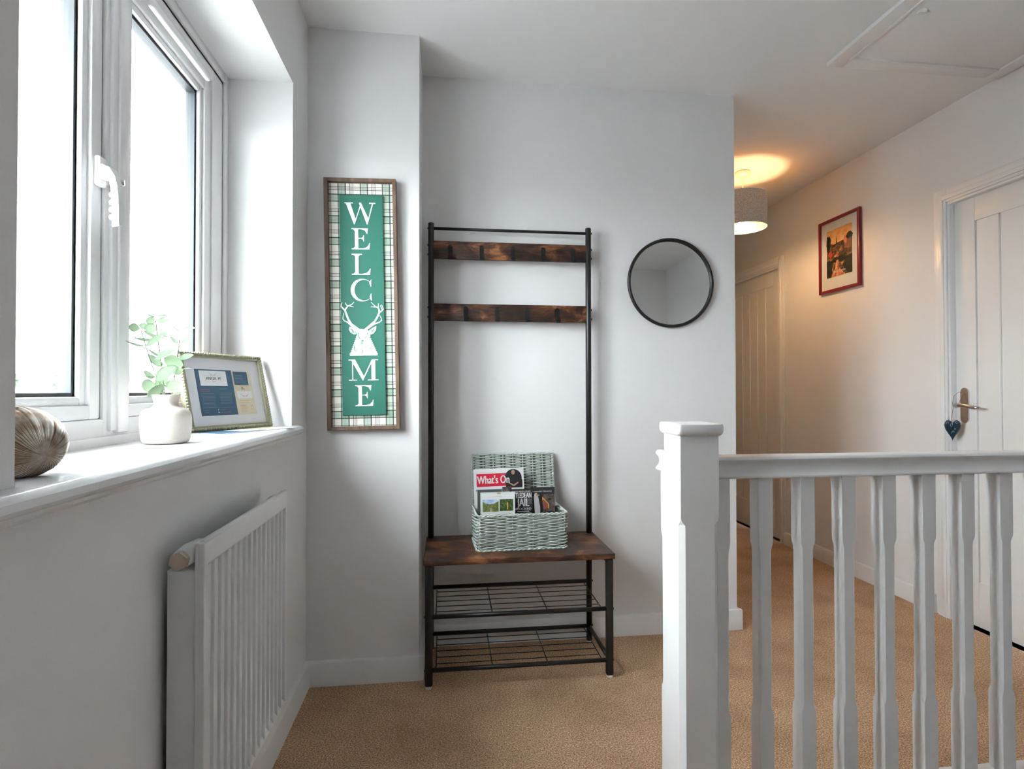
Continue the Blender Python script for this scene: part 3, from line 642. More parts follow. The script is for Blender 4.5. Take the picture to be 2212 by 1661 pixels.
# ------------------------------------------------------------------ wicker basket with open lid
BW, BD, BH = .362, .212, .138; BO = Vector((.298, 2.262, .477)); BR = Matrix.Rotation(R(2.2), 3, 'Z')
bk = thing('wicker_basket', 'sage green woven basket with raised lid on the bench', 'basket', BO, BR)
def rect_path(w_, d_, r_, step):
    pts = []; segs = [((-w_/2+r_, -d_/2), (w_/2-r_, -d_/2)), ((w_/2, -d_/2+r_), (w_/2, d_/2-r_)), ((w_/2-r_, d_/2), (-w_/2+r_, d_/2)), ((-w_/2, d_/2-r_), (-w_/2, -d_/2+r_))]
    s = 0
    for i, (a, c) in enumerate(segs):
        L = math.hypot(c[0]-a[0], c[1]-a[1]); n_ = int(round(L/step)); nrm = ((0, -1), (1, 0), (0, 1), (-1, 0))[i]
        cells = (8, 5, 8, 5)[i]
        for k in range(n_+1):
            t = k/n_; pts.append((a[0]+(c[0]-a[0])*t, a[1]+(c[1]-a[1])*t, nrm, t*cells, i))
    return pts
wv = BM(); NROW = 23; rows = BH/NROW
for j in range(NROW):
    z = rows*(j+.5); pts = []
    path = rect_path(BW-.010+.006*j/NROW, BD-.010+.006*j/NROW, .010, .0062)
    for x, y, nn, t, i in path:
        a = .0046*math.cos(math.pi*t)*(1 if j % 2 else -1); pts.append((x+nn[0]*a, y+nn[1]*a, z+.0006*math.sin(t*3+j)))
    tube(wv, pts, .0030, 6, True)
part('body_weave', wv, wick, bk, True, kind='stuff')
rm = BM()
for z in (.0015, BH-.001):
    for ph in (0, math.pi):
        pts = []
        for q, (x, y, nn, t, i) in enumerate(rect_path(BW, BD, .010, .005)): pts.append((x+nn[0]*.0022*math.cos(q*.8+ph), y+nn[1]*.0022*math.cos(q*.8+ph), z+.0025*math.sin(q*.8+ph)))
        tube(rm, pts, .0034, 6, True)
part('rim', rm, wick, bk, True)
sk = BM()
for x, y, nn, t, i in rect_path(BW-.006, BD-.006, .010, .0055):
    if abs(t-round(t)) < .02: tube(sk, [(x-nn[0]*.001, y-nn[1]*.001, .001), (x, y, BH-.002)], .0022, 6)
part('stakes', sk, wick, bk, True, kind='stuff')
ln_ = BM(); t_ = .0035; iw, idp = BW-.018, BD-.018
box(ln_, -iw/2, iw/2, -idp/2, idp/2, .001, .004)
for a in ((-iw/2, iw/2, -idp/2, -idp/2+.002), (-iw/2, iw/2, idp/2-.002, idp/2), (-iw/2, -iw/2+.002, -idp/2, idp/2), (iw/2-.002, iw/2, -idp/2, idp/2)): box(ln_, *a, .003, BH-.006)
part('inner_layer', ln_, wickin, bk, True)
# lid standing open against the wall
LWD, LHT = .356, .214; tilt = R(12)
LM_ = Matrix.Translation((0, BD/2-.002, BH+.001)) @ Matrix.Rotation(-tilt, 4, 'X')      # local: x across, z up along lid, -y front
ld = BM(); NL = 36
for j in range(NL):
    z = LHT*(j+.5)/NL; pts = []
    for k in range(57):
        t = k/56; pts.append(LM_ @ Vector((-LWD/2+LWD*t, .0044*math.cos(math.pi*8*t)*(1 if j % 2 else -1), z+.0006*math.sin(9*t+j))))
    tube(ld, pts, .0030, 6)
lid = part('lid_weave', ld, wick, bk, True, kind='stuff')
le = BM()
for ph in (0, math.pi):
    pts = []; per = [(-LWD/2, .004), (LWD/2, .004), (LWD/2, LHT), (-LWD/2, LHT)]
    for a, c in zip(per, per[1:]+per[:1]):
        L = math.hypot(c[0]-a[0], c[1]-a[1]); n_ = int(L/.005)
        for k in range(n_):
            t = k/n_; q = len(pts)*.8+ph; pts.append(LM_ @ Vector((a[0]+(c[0]-a[0])*t+.0012*math.cos(q), .0022*math.cos(q), a[1]+(c[1]-a[1])*t+.0022*math.sin(q))))
    tube(le, pts, .0034, 6, True)
part('lid_rim', le, wick, bk, True)
lb_ = BM(); box(lb_, -LWD/2+.002, LWD/2-.002, .0005, .0025, .003, LHT-.003); lb_.transform(LM_); part('lid_backing', lb_, wickin, bk, True)
ls = BM()
for k in range(9): tube(ls, [LM_ @ Vector((-LWD/2+.004+(LWD-.008)*k/8, 0, .002)), LM_ @ Vector((-LWD/2+.004+(LWD-.008)*k/8, 0, LHT-.002))], .0022, 6)
part('lid_stakes', ls, wick, bk, True, kind='stuff')

# ------------------------------------------------------------------ magazines and leaflets in the basket
B4 = Matrix.Translation(BO) @ BR.to_4x4()
black_p = mat('black_print', (.018, .018, .02), .35); redp = mat('red_print', (.72, .02, .06), .4); skinp = mat('photo_skin_tone', (.45, .27, .2), .5)
greyp = mat('grey_print', (.45, .45, .46), .5); darkp = mat('dark_grey_print', (.09, .09, .095), .4); yellowp = mat('yellow_print', (.80, .42, .04), .4)
def photo_mat(name, stops, scale=30, stretch=(1, 1, 1)):
    m_ = mat(name, (.5, .5, .5), .4); base(m_, ramp(m_, noise(m_, scale, 4, stretch, .65), stops)); return m_
sky_p = photo_mat('photo_sky', [(.3, (.20, .38, .72)), (.7, (.75, .82, .9))], 40)
gard_p = photo_mat('photo_garden', [(.3, (.04, .07, .015)), (.55, (.18, .22, .06)), (.75, (.42, .38, .2))], 110)
dgard_p = photo_mat('photo_dark_garden', [(.35, (.012, .03, .010)), (.55, (.06, .13, .03)), (.75, (.45, .25, .18))], 130)
falc_p = photo_mat('photo_feathers', [(.35, (.03, .026, .026)), (.55, (.12, .09, .075)), (.75, (.32, .26, .22))], 70)
class Card:
    """thin printed card; origin at bottom left of its front face, a across, b up"""
    def __init__(s, name, label, cat, x, y, z, w_, h_, lean, t, face, group=None, roll=0, edge=None):
        s.M = B4 @ Matrix.Translation((x, y, z)) @ Matrix.Rotation(-lean, 4, 'X') @ Matrix.Rotation(roll, 4, 'Y')
        s.o = thing(name, label, cat, s.M.translation, s.M.to_3x3(), group); s.n = 0
        part('pages', cbox(0, w_, 0, t, 0, h_, .0004, 1), whitep if edge is None else edge, s.o, True)
        part('cover', cbox(0, w_, -.0004, .0002, 0, h_), face, s.o, True)
    up = 0
    def F(s):
        s.n += 1; return Matrix.Translation((0, -.0004-.00012*s.n, s.up)) @ frame((0, 0, 0), (1, 0, 0), (0, 0, 1), (0, -1, 0))
    def poly(s, pts, m_, nm='printed_shape'):
        b = BM(); prism(b, pts, s.F(), .0002); return part(nm, b, m_, s.o, True)
    def rect(s, a, b_, c, d, m_, nm='printed_block'): return s.poly([(a, c), (b_, c), (b_, d), (a, d)], m_, nm)
    def ell(s, cx, cy, rx_, ry_, m_, n_=24): return s.poly([(cx+rx_*math.cos(2*math.pi*k/n_), cy+ry_*math.sin(2*math.pi*k/n_)) for k in range(n_)], m_)
    def blob(s, cx, cy, rx_, ry_, m_, seed):
        rn = random.Random(seed); return s.poly([(cx+rx_*(.65+.5*rn.random())*math.cos(2*math.pi*k/18), cy+ry_*(.65+.5*rn.random())*math.sin(2*math.pi*k/18)) for k in range(18)], m_)
    def txt(s, t, size, cx, cy, m_, **k):
        b = text_bm(t, size, **k); b.transform(s.F() @ Matrix.Translation((cx, cy, .0001))); return part('lettering', b, m_, s.o, True)
    def lines(s, x0, x1, y1, n_, dy, m_, th=.0006, seed=1):
        rn = random.Random(seed); b = BM(); M_ = s.F()
        for i in range(n_): prism(b, [(x0, y1-i*dy), (x0+(x1-x0)*(.7+.3*rn.random()), y1-i*dy), (x0+(x1-x0)*.9, y1-i*dy+th), (x0, y1-i*dy+th)], M_, .0002)
        return part('print_lines', b, m_, s.o, True, kind='stuff')
zb = .0055; G = 'magazines and leaflets in the basket'
A = Card('magazine', "white What's On magazine with red banner in the basket", 'magazine', -.172, .060, zb, .214, .288, R(4), .004, whitep, G, R(-1.2))
A.rect(.012, .152, .214, .268, redp); A.ell(.168, .245, .037, .038, black_p); A.rect(.136, .207, .205, .238, black_p); A.ell(.170, .250, .021, .024, black_p)
A.ell(.168, .270, .008, .0105, skinp); A.poly([(.148, .250), (.188, .250), (.197, .225), (.190, .215), (.150, .215), (.143, .225)], black_p)
A.poly([(.145, .226), (.151, .228), (.172, .216), (.168, .211)], skinp); A.poly([(.193, .226), (.187, .228), (.166, .216), (.172, .211)], skinp)
A.txt("What's On", .047, .084, .2405, whitep, fit=.136, bold=.0011); A.lines(.01, .13, .272, 1, .004, greyp); A.lines(.115, .145, .263, 1, .003, whitep)
A.rect(.008, .120, .196, .203, mat('blue_print', (.18, .42, .66), .4)); A.rect(.02, .09, .198, .2005, yellowp); A.rect(.120, .160, .190, .210, falc_p)
Dk = Card('leaflet', 'dark leaflet tucked behind the white garden brochure', 'leaflet', -.170, -.030, zb, .10, .218, R(5), .001, darkp, G, edge=darkp)
W = Card('brochure', 'white brochure with garden photographs in the basket', 'brochure', -.1615, -.060, zb, .140, .213, R(4), .002, whitep, G)
W.rect(.0, .140, .0, .213, mat('pale_mint_print', (.62, .70, .68), .4)); W.rect(.004, .136, .004, .209, whitep)
W.up = .026
W.rect(.0085, .073, .137, .158, sky_p); W.rect(.0085, .073, .110, .138, gard_p); W.poly([(.0085, .138), (.0085, .150), (.022, .143), (.04, .140), (.056, .143), (.073, .151), (.073, .138)], gard_p)
W.poly([(.036, .110), (.048, .110), (.043, .128), (.041, .128)], mat('path_print', (.45, .42, .25), .5)); W.rect(.077, .132, .112, .158, dgard_p); W.rect(.107, .111, .118, .145, yellowp)
W.rect(.062, .101, .080, .100, sky_p); W.rect(.104, .132, .080, .100, dgard_p); W.rect(.062, .101, .068, .088, gard_p); W.lines(.009, .054, .098, 6, .004, greyp); W.lines(.03, .06, .105, 1, .004, greyp); W.lines(.085, .125, .105, 1, .004, greyp)
goldp = mat('gold_crest_print', (.55, .40, .20), .4)
W.poly([(.068, .179), (.080, .179), (.0825, .187), (.078, .184), (.074, .1895), (.070, .184), (.0655, .187)], goldp); W.lines(.056, .092, .169, 1, .003, greyp, .0012)
J = Card('leaflet', 'black TTLEDEAN JAIL UNLOCKED leaflet beside the white brochure', 'leaflet', -.037, -.024, zb, .094, .216, R(5), .001, black_p, G, edge=darkp)
J.up = .004; J.txt('OF GOOD AND EVIL COLLIDE', .008, .047, .2015, whitep, fit=.078); J.txt('LITTLEDEAN', .030, .0465, .185, whitep, fit=.086, bold=.0005); J.rect(.04, .092, .15, .172, darkp)
J.txt('JAIL', .046, .056, .1555, whitep, fit=.050, bold=.0009); J.txt('UNLOCKED', .012, .0475, .1315, whitep, fit=.082, bold=.0004); J.txt('THROUGH TIME COLLECTION', .008, .049, .1125, whitep, fit=.081, bold=.0002)
J.rect(.03, .080, .1200, .1230, whitep); J.lines(.01, .090, .103, 5, .004, greyp)
Fm = Card('leaflet', 'otswold Falconry leaflet with bird of prey photographs in the basket', 'leaflet', .050, -.017, zb, .103, .220, R(5), .001, black_p, G, edge=darkp)
Fm.txt('Cotswold Falconry', .0098, .0465, .203, whitep, fit=.088)
Fm.up = .010; Fm.rect(.052, .103, .06, .180, falc_p); Fm.poly([(.018, .09), (.040, .09), (.044, .13), (.034, .165), (.028, .186), (.018, .186), (.014, .17), (.016, .14)], mat('white_feathers', (.50, .48, .47), .5)); Fm.poly([(.040, .09), (.050, .09), (.052, .14), (.044, .170), (.034, .165), (.040, .13)], black_p)
Fm.ell(.026, .178, .003, .003, mat('orange_eye', (.75, .20, .03), .4)); Fm.poly([(.033, .181), (.039, .177), (.033, .174)], yellowp); Fm.poly([(.050, .170), (.055, .166), (.078, .140), (.076, .120), (.066, .135), (.050, .155)], yellowp); Fm.poly([(.053, .163), (.074, .140), (.072, .124), (.056, .118), (.050, .145)], mat('beak_red', (.28, .08, .07), .4)); Fm.ell(.080, .160, .007, .006, black_p)
Fm.ell(.082, .092, .026, .022, black_p); Fm.ell(.078, .090, .020, .014, mat('ember_red', (.75, .14, .06), .4)); Fm.ell(.080, .086, .012, .008, yellowp)

# ------------------------------------------------------------------ vase and eucalyptus sprigs
VC = Vector((-.626, 1.334, ZS))
vs_ = BM(); vp = [(.030, .0005), (.040, .001), (.0455, .004), (.0480, .010), (.0500, .026), (.0508, .044), (.0508, .058), (.0495, .066), (.0455, .0735), (.0375, .0785), (.0285, .081), (.0245, .085), (.0238, .092), (.0258, .101), (.0285, .1085), (.0285, .1098), (.0265, .1098), (.0238, .1005), (.0215, .091), (.0215, .081), (.028, .074), (.044, .062), (.044, .014), (.0, .010)]
lathe(vs_, [(r_, z) for r_, z in vp], VC, 48); solo('bud_vase', vs_, vasem, 'cream speckled ceramic vase with narrow neck on the window sill', 'vase', VC)
def crop8(x, y): return 260+x/5.19, 660+y/5.19
vdepth = (VC-CAM).dot(fwd)
def vp3(x, y, dz=0):
    u, v = crop8(x, y); d = ray(u, v); return CAM + d*(vdepth+dz)
def leaf(parent, a, b_, wd, dz0, dz1, cup=.18):
    A = vp3(*a, dz0); B = vp3(*b_, dz1); d = B-A; L = d.length; d.normalize(); vw = (CAM-A).normalized()
    s = d.cross(vw).normalized(); nn = s.cross(d).normalized(); w_ = wd*1.22/5.19*vdepth/FPX/2
    # a narrow leaf is one seen near edge-on: real width stays natural, it turns away
    real = max(w_, L*.26); ca = min(1, w_/real); s2 = s*ca + nn*math.sqrt(max(0, 1-ca*ca)); n2 = s2.cross(d).normalized()
    bm = BM(); rows_ = []; NS = 11
    for i in range(NS+1):
        t = i/NS; tt = max(0, (t-.07)/.93); ww = real*1.12*(tt**.62*(1-tt)**.78)/.452; ww = max(ww, .0004)
        c = A + d*(L*t) + n2*(-L*.10*(t*t)) 
        rows_.append([bm.verts.new(c - s2*ww + n2*cup*ww), bm.verts.new(c - s2*ww*.5 + n2*cup*.35*ww), bm.verts.new(c), bm.verts.new(c + s2*ww*.5 + n2*cup*.35*ww), bm.verts.new(c + s2*ww + n2*cup*ww)])
    for P_, Q in zip(rows_, rows_[1:]):
        for k in range(4): f = bm.faces.new((P_[k], P_[k+1], Q[k+1], Q[k])); f.smooth = True
    ret = bmesh.ops.solidify(bm, geom=bm.faces[:], thickness=.0004)
    part('leaf', bm, leafm, parent)
def sprig(label, path, leaves, dzs):
    pts = [vp3(x, y, dz) for (x, y), dz in zip(path, dzs)]
    base_ = VC + Vector((0, 0, .012)); t = thing('eucalyptus_sprig', label, 'plant', base_, group='eucalyptus sprigs in the vase')
    b = BM(); q = [base_ + (pts[0]-base_)*.0 + Vector(((pts[0]-VC).x*.4, (pts[0]-VC).y*.4, 0)), VC+Vector(((pts[0]-VC).x*.7, (pts[0]-VC).y*.7, .085))] + pts
    tube(b, q, [.0012]*(len(q)-1)+[.0008], 6); part('stem', b, stemm, t)
    for a, b2, wd, d0, d1 in leaves: leaf(t, a, b2, wd, d0, d1)
sprig('eucalyptus sprig arching towards the window mullion', [(475, 1000), (440, 880), (395, 780), (330, 600), (285, 455), (240, 310), (230, 262)],
      [((228, 262), (75, 228), 86, .0, .01), ((230, 262), (283, 200), 70, -.004, -.012), ((280, 450), (45, 412), 30, .0, -.005), ((280, 450), (452, 345), 62, .0, -.012), ((330, 372), (140, 380), 44, .004, .012), ((393, 800), (240, 748), 66, .002, .012), ((390, 795), (178, 790), 12, -.002, -.006)], (0, .002, .004, .004, .002, 0, 0))
sprig('tallest eucalyptus sprig rising straight from the vase', [(500, 1000), (478, 820), (455, 640), (438, 500), (420, 370), (408, 270), (392, 124)],
      [((390, 124), (290, 104), 30, .0, .006), ((392, 124), (510, 102), 22, .0, -.006), ((402, 175), (531, 158), 58, .0, -.01), ((404, 185), (268, 165), 84, .0, .008), ((410, 285), (268, 225), 104, -.004, -.012), ((415, 330), (527, 308), 40, .0, -.01), ((414, 335), (243, 300), 48, .002, .012), ((430, 335), (545, 345), 20, .0, .01), ((442, 552), (273, 488), 36, .0, .01), ((380, 606), (597, 482), 58, -.008, -.016), ((500, 662), (280, 570), 84, .004, .012), ((480, 585), (690, 665), 122, .002, -.006)], (.002, .004, .006, .006, .004, .002, 0))
sprig('eucalyptus sprig leaning towards the beaded picture frame', [(575, 1000), (600, 880), (610, 790), (645, 545), (660, 420), (670, 290)],
      [((672, 290), (553, 214), 18, .0, .004), ((690, 282), (832, 240), 34, .0, -.004), ((663, 415), (540, 358), 44, .0, .006), ((668, 415), (796, 366), 40, .0, -.006), ((648, 600), (815, 545), 56, .0, .004), ((690, 715), (795, 698), 12, .0, .004), ((580, 750), (702, 716), 78, .0, .006)], (.004, .006, .008, .008, .006, .004))
sprig('short eucalyptus sprig with broad leaves over the vase rim', [(490, 1000), (470, 920), (440, 840), (420, 800)],
      [((388, 850), (602, 672), 112, -.012, -.020), ((402, 880), (222, 915), 128, -.004, .004), ((505, 882), (300, 1026), 86, -.014, -.028), ((492, 905), (695, 885), 112, -.008, -.012), ((375, 912), (535, 815), 78, .006, .010), ((575, 990), (690, 975), 26, -.004, -.006)], (-.002, -.002, -.002, -.002))

# ------------------------------------------------------------------ beaded picture frame on the sill
FBL = Vector((-.701, 1.626, ZS+.002)); FBR = Vector((-.568, 1.911, ZS+.002)); FW = (FBR-FBL).length; FH = .236
ex = (FBR-FBL).normalized(); nrm = Vector((ex.y, -ex.x, 0)); lean = R(13)
ez = (Vector((0, 0, 1))*math.cos(lean) - nrm*math.sin(lean)); ey = ez.cross(ex).normalized()      # ey points backwards
FRM = frame(FBL, ex, ey, ez)
pf = thing('picture_frame', 'gold beaded frame with ANGEL M print leaning on the window sill', 'picture frame', FBL, FRM.to_3x3())
mw = .016
fm = BM()
for a in ((0, mw, 0, FH), (FW-mw, FW, 0, FH), (mw, FW-mw, 0, mw), (mw, FW-mw, FH-mw, FH)): box(fm, a[0], a[1], -.004, .012, a[2], a[3], .002)
mo = part('moulding', fm, goldframe, pf, True)
bd = None; 
def bead(x, z):
    global bd
    if bd is None:
        t = bmesh.new(); bmesh.ops.create_icosphere(t, subdivisions=2, radius=.0052)
        for f in t.faces: f.smooth = True
        bd = part('bead', t, goldframe, mo, True); o = bd
    else: o = bd.copy(); C.objects.link(o); o.parent = mo
    o.location = (x, -.0030, z)
nb = 36
for i in range(nb): bead(.006+(FW-.012)*i/(nb-1), .006); bead(.006+(FW-.012)*i/(nb-1), FH-.006)
nv = 27
for i in range(1, nv-1): bead(.006, .006+(FH-.012)*i/(nv-1)); bead(FW-.006, .006+(FH-.012)*i/(nv-1))
part('mount', cbox(mw-.002, FW-mw+.002, .004, .006, mw-.002, FH-mw+.002), matboard, pf, True)
part('backboard', cbox(.004, FW-.004, .010, .014, .004, FH-.004), signwood, pf, True)
sb_ = BM(); loft(sb_, [[Vector((FW/2-.03, .014, .17)), Vector((FW/2+.03, .014, .17)), Vector((FW/2+.03, .017, .17)), Vector((FW/2-.03, .017, .17))], [Vector((FW/2-.03, .062, .0155)), Vector((FW/2+.03, .062, .0155)), Vector((FW/2+.03, .065, .0155)), Vector((FW/2-.03, .065, .0155))]]); part('strut', sb_, signwood, pf, True)
bluep = mat('slate_blue_print', (.048, .115, .19), .5); creamp = mat('cream_print', (.72, .66, .50), .5); coralp = mat('coral_print', (.66, .17, .16), .5); palep = mat('pale_line_print', (.30, .36, .42), .5)
class Flat(Card):
    def __init__(s, o, off): s.o = o; s.n = 0; s.off = off
    def F(s): s.n += 1; return Matrix.Translation((0, s.off-.00012*s.n, 0)) @ frame((0, 0, 0), (1, 0, 0), (0, 0, 1), (0, -1, 0))
D = Flat(pf, .0040); dx0, dx1, dz0, dz1 = .052, .262, .046, .186; sp_ = dx0+.1335
D.rect(dx0, sp_, dz0, dz1, bluep, 'print_sheet'); D.rect(sp_, dx1, dz0, dz1, creamp, 'print_sheet')
D.rect(dx0+.014, sp_-.022, dz1-.050, dz1-.004, whitep); D.txt('ANGEL M', .0135, dx0+.0625, dz1-.028, black_p, fit=.052, bold=.0003); D.txt('MEDIUM', .0035, dx0+.0625, dz1-.0375, black_p)
for a in ((dx0+.032, dx0+.092, dz1-.0190, dz1-.0185), (dx0+.032, dx0+.052, dz1-.0380, dz1-.0375), (dx0+.073, dx0+.092, dz1-.0380, dz1-.0375), (dx0+.032, dx0+.0324, dz1-.038, dz1-.0185), (dx0+.0916, dx0+.092, dz1-.038, dz1-.0185)): D.rect(*a, greyp)
def wings(cx, cz, s, m_):
    b = BM(); M_ = D.F()
    for sg_ in (-1, 1):
        for k in range(3):
            pts = [M_ @ Vector((cx+sg_*s*(.1+x), cz+s*y-k*s*.10, .0002)) for x, y in ((0, 0), (.25-.05*k, .02), (.6-.12*k, .16), (.85-.18*k, .42-.05*k))]; tube(b, pts, .0003, 4)
    part('wing_emblem', b, m_, pf, True)
wings(dx0+.062, dz1-.016, .016, greyp); 
D.lines(dx0+.010, dx0+.045, dz1-.062, 2, .006, coralp, .0007, 3); D.lines(dx0+.078, dx0+.112, dz1-.060, 1, .006, palep, .0007, 4); D.lines(dx0+.008, dx0+.060, dz1-.074, 11, .0042, palep, .0005, 5); D.lines(dx0+.074, dx0+.124, dz1-.072, 10, .0036, palep, .0005, 6)
D.rect(dx0+.008, sp_-.006, dz0+.0235, dz0+.0238, palep); D.lines(dx0+.008, dx0+.030, dz0+.016, 2, .006, palep, .0005, 7); D.lines(dx0+.068, dx0+.088, dz0+.016, 1, .006, coralp, .0007, 8); D.lines(dx0+.068, dx0+.110, dz0+.008, 1, .006, coralp, .0008, 9); D.ell(dx0+.060, dz0+.017, .0014, .002, whitep, 10); D.rect(dx0+.058, dx0+.062, dz0+.007, dz0+.010, whitep)
D.rect(sp_+.004, sp_+.060, dz1-.046, dz1-.004, bluep); D.lines(sp_+.008, sp_+.045, dz1-.016, 4, .0052, palep, .0008, 10); D.lines(sp_+.010, sp_+.055, dz1-.038, 1, .004, palep, .0008, 11)
D.txt('15', .0125, sp_+.030, dz1-.058, black_p, offset=.0002, fit=.0075); D.txt('%', .0085, sp_+.0375, dz1-.060, coralp, offset=.0002, fit=.006); D.rect(sp_+.006, sp_+.066, dz1-.090, dz1-.067, whitep); wings(sp_+.036, dz1-.082, .018, coralp)
D.lines(sp_+.012, sp_+.052, dz1-.098, 2, .005, coralp, .0007, 12); D.lines(sp_+.012, sp_+.040, dz1-.109, 7, .0040, coralp, .0006, 13)
D.poly([(sp_+.052, dz0+.014), (sp_+.060, dz0+.014), (sp_+.062, dz0+.022), (sp_+.059, dz0+.030), (sp_+.056, dz0+.025), (sp_+.053, dz0+.024)], greyp); D.poly([(sp_+.0528, dz0+.0148), (sp_+.0592, dz0+.0148), (sp_+.061, dz0+.022), (sp_+.059, dz0+.028), (sp_+.0562, dz0+.0238), (sp_+.0537, dz0+.023)], creamp)
# leaflet lying flat in front of the frame
pp = [at(u, v, 2, ZS+.001) for u, v in ((404, 950), (437, 949.5), (592, 935), (560, 927))]
lc = sum(pp, Vector())/4; pl_dir = (FBR-FBL).normalized()
lt = thing('flyer', 'glossy blue and white flyer lying flat under the beaded picture frame', 'leaflet', Vector((-.585, 1.735, ZS+.0006)), Matrix.Rotation(math.atan2(pl_dir.y, pl_dir.x), 3, 'Z'))
part('sheet', cbox(-.150, .150, -.052, .060, 0, .0012), whitep, lt, True)
part('printed_block', cbox(-.147, .020, -.049, .057, .0010, .0016), bluep, lt, True); part('printed_block', cbox(-.05, .01, -.03, .04, .0015, .0020), whitep, lt, True); part('printed_block', cbox(.03, .14, -.040, .050, .0010, .0016), creamp, lt, True)

# ------------------------------------------------------------------ metallic ribbed ornament
OC = Vector((-.583, .832, ZS+.0465)); 
oax = Vector((.90, -.42, -.26)).normalized(); ox = oax.cross(Vector((0, 0, 1))).normalized(); oy = ox.cross(oax)
og = thing('ribbed_ornament', 'silver and bronze ribbed gourd ornament on the window sill', 'ornament', (OC.x, OC.y, ZS))
ob = BM(); NA, NB = 240, 22; rr_ = random.Random(9); amp = [.0016*(1 if k % 2 else -1)*(.5+1.0*rr_.random()) for k in range(NA)]; rings = []; jit = [.5*rr_.random() for k in range(NA)]
for j in range(NB+1):
    th = math.pi*(.004+.992*j/NB); ring_ = []
    for k in range(NA):
        ph = 2*math.pi*(k+jit[k])/NA + .25*math.sin(th*1.0); r_ = 1+amp[k]/.046*math.sin(th)**.5
        q = ox*(math.cos(ph)*math.sin(th)*.055*r_) + oy*(math.sin(ph)*math.sin(th)*.0475*r_) + oax*(math.cos(th)*.060)
        ring_.append(ob.verts.new(OC+q))
    rings.append(ring_)
for A_, B_ in zip(rings, rings[1:]):
    for k in range(NA): f = ob.faces.new((A_[k], A_[(k+1) % NA], B_[(k+1) % NA], B_[k])); f.material_index = 1 if (k % 4 == 1 or jit[k] > .44) else 0
ob.faces.new(rings[0]); ob.faces.new(rings[-1][::-1])
orm = mat('antique_metal', (.5, .42, .33), .42, .7); base(orm, ramp(orm, noise(orm, 55, 3), [(.32, (.25, .175, .11)), (.5, (.40, .35, .295)), (.68, (.56, .54, .52))]))
part('body', ob, [orm, mat('bronze_groove', (.20, .12, .065), .45, .6)], og)
tb = BM(); tp = OC+Vector((-.008, .0, .046))
loft(tb, [[tp+Vector((x*.9, y, z)) for y, z in ((-.030, -.003), (-.012, .003), (.010, .002), (.030, -.006), (.010, .0005), (-.012, .0015))] for x in (-.014, .014)]); part('dried_leaf', tb, mat('dried_leaf', (.17, .09, .06), .6), og)

# ------------------------------------------------------------------ red framed picture in the corridor
PY0, PY1, PZ0, PZ1 = 2.958, 3.314, 1.7175, 2.180
rp = thing('framed_picture', 'red framed village print with white mount on the corridor wall', 'picture', (XR, (PY0+PY1)/2, PZ0), Matrix.Rotation(R(-90), 3, 'Z'))
pw_, ph_ = PY1-PY0, PZ1-PZ0        # local: x runs towards the camera (-y), y towards the wall, z up
redf = mat('red_lacquer', (.22, .012, .028), .35); fwid = .019
for a in ((-pw_/2, -pw_/2+fwid, 0, ph_), (pw_/2-fwid, pw_/2, 0, ph_), (-pw_/2+fwid, pw_/2-fwid, 0, fwid), (-pw_/2+fwid, pw_/2-fwid, ph_-fwid, ph_)):
    part('frame_side', cbox(a[0], a[1], -.020, -.0005, a[2], a[3], .003), redf, rp, True)
part('mount', cbox(-pw_/2+.01, pw_/2-.01, -.010, -.001, .01, ph_-.01), matboard, rp, True)
iw_, ih_ = .220, .297; ix, iz = .000, .094
E_ = Flat(rp, -.0100)
skyo = photo_mat('sunset_print', [(.35, (.78, .25, .08)), (.5, (.85, .42, .15)), (.65, (.80, .58, .32))], 16, (1, 1, 1.8))
vilm = photo_mat('village_print', [(.36, (.020, .016, .014)), (.5, (.13, .06, .03)), (.6, (.42, .17, .06)), (.72, (.80, .50, .22))], 34)
treep = photo_mat('dark_trees_print', [(.4, (.010, .012, .008)), (.6, (.035, .035, .02)), (.75, (.14, .06, .03))], 40)
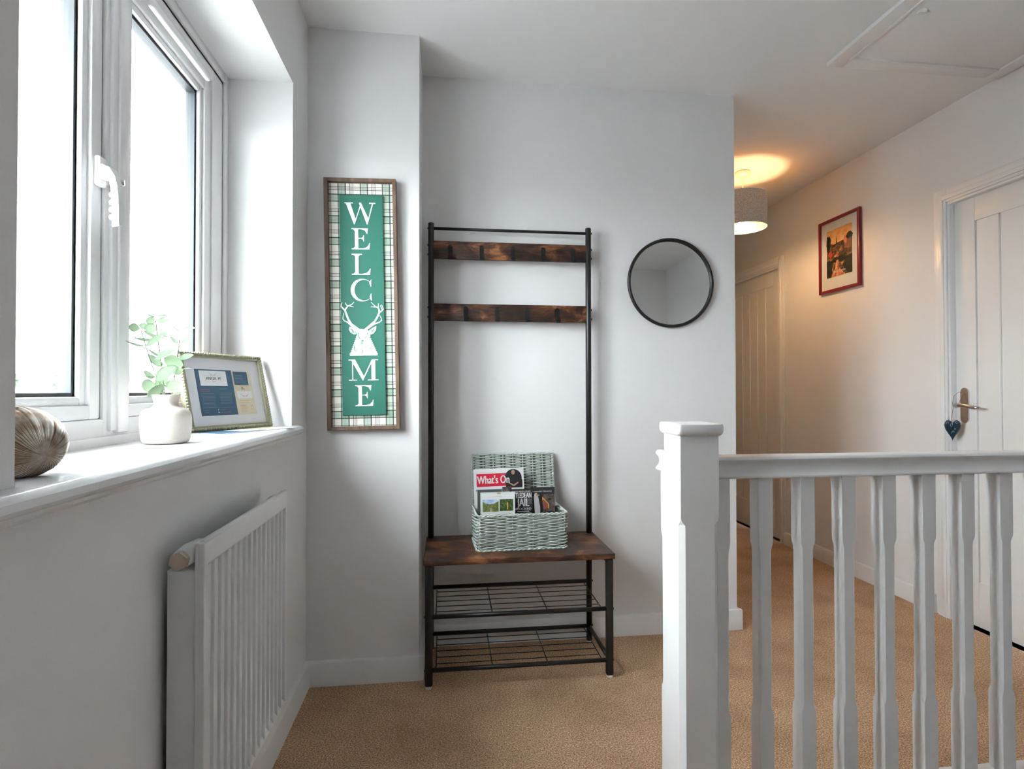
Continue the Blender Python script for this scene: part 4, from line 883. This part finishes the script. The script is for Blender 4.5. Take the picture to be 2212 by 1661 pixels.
rivm = photo_mat('river_print', [(.35, (.06, .03, .03)), (.5, (.62, .18, .08)), (.65, (.85, .48, .25))], 38, (1, 1, .5))
L_ = ix-iw_/2; R_ = ix+iw_/2; T_ = iz+ih_
E_.rect(L_, R_, iz, T_, vilm, 'print_sheet'); E_.poly([(L_, T_), (R_, T_), (R_, T_-.055), (R_-.03, T_-.07), (R_-.07, T_-.085), (L_+.06, T_-.095), (L_, T_-.07)], skyo)
E_.poly([(L_, T_-.030), (L_+.018, T_-.045), (L_+.03, T_-.085), (L_+.02, T_-.12), (L_, T_-.12)], treep); E_.poly([(ix-.026, T_-.10), (ix-.020, T_-.045), (ix-.014, T_-.10)], treep, 'church_spire')
E_.poly([(R_-.065, T_-.095), (R_-.035, T_-.060), (R_-.005, T_-.09), (R_-.005, T_-.14), (R_-.065, T_-.14)], mat('roof_print', (.30, .11, .06), .5)); E_.blob(R_-.055, T_-.085, .015, .026, mat('blossom_print', (.72, .19, .12), .5), 3); E_.blob(L_+.035, T_-.150, .018, .022, mat('flower_print', (.62, .05, .07), .5), 4); E_.blob(L_+.10, T_-.175, .009, .009, mat('flower_print', (.62, .05, .07), .5), 5); E_.blob(R_-.02, T_-.070, .03, .022, treep, 6); E_.blob(L_+.02, T_-.075, .022, .05, treep, 7); E_.blob(ix+.0, T_-.195, .10, .018, treep, 8)
E_.poly([(L_, iz), (L_, iz+.11), (L_+.03, iz+.105), (L_+.05, iz+.06), (L_+.035, iz)], treep); E_.poly([(R_, iz), (R_, iz+.115), (R_-.05, iz+.10), (R_-.08, iz+.06), (R_-.06, iz+.03), (R_-.03, iz)], treep)
E_.poly([(L_+.036, iz), (R_-.055, iz), (ix+.0, iz+.05), (ix-.006, iz+.10), (ix-.022, iz+.10), (ix-.034, iz+.05)], rivm); E_.txt('Castle Combe', .022, ix+.0, iz+.030, whitep, fit=.11)
gp = cbox(-pw_/2+.012, pw_/2-.012, -.0128, -.0122, .012, ph_-.012); part('pane', gp, glassm, rp, True)
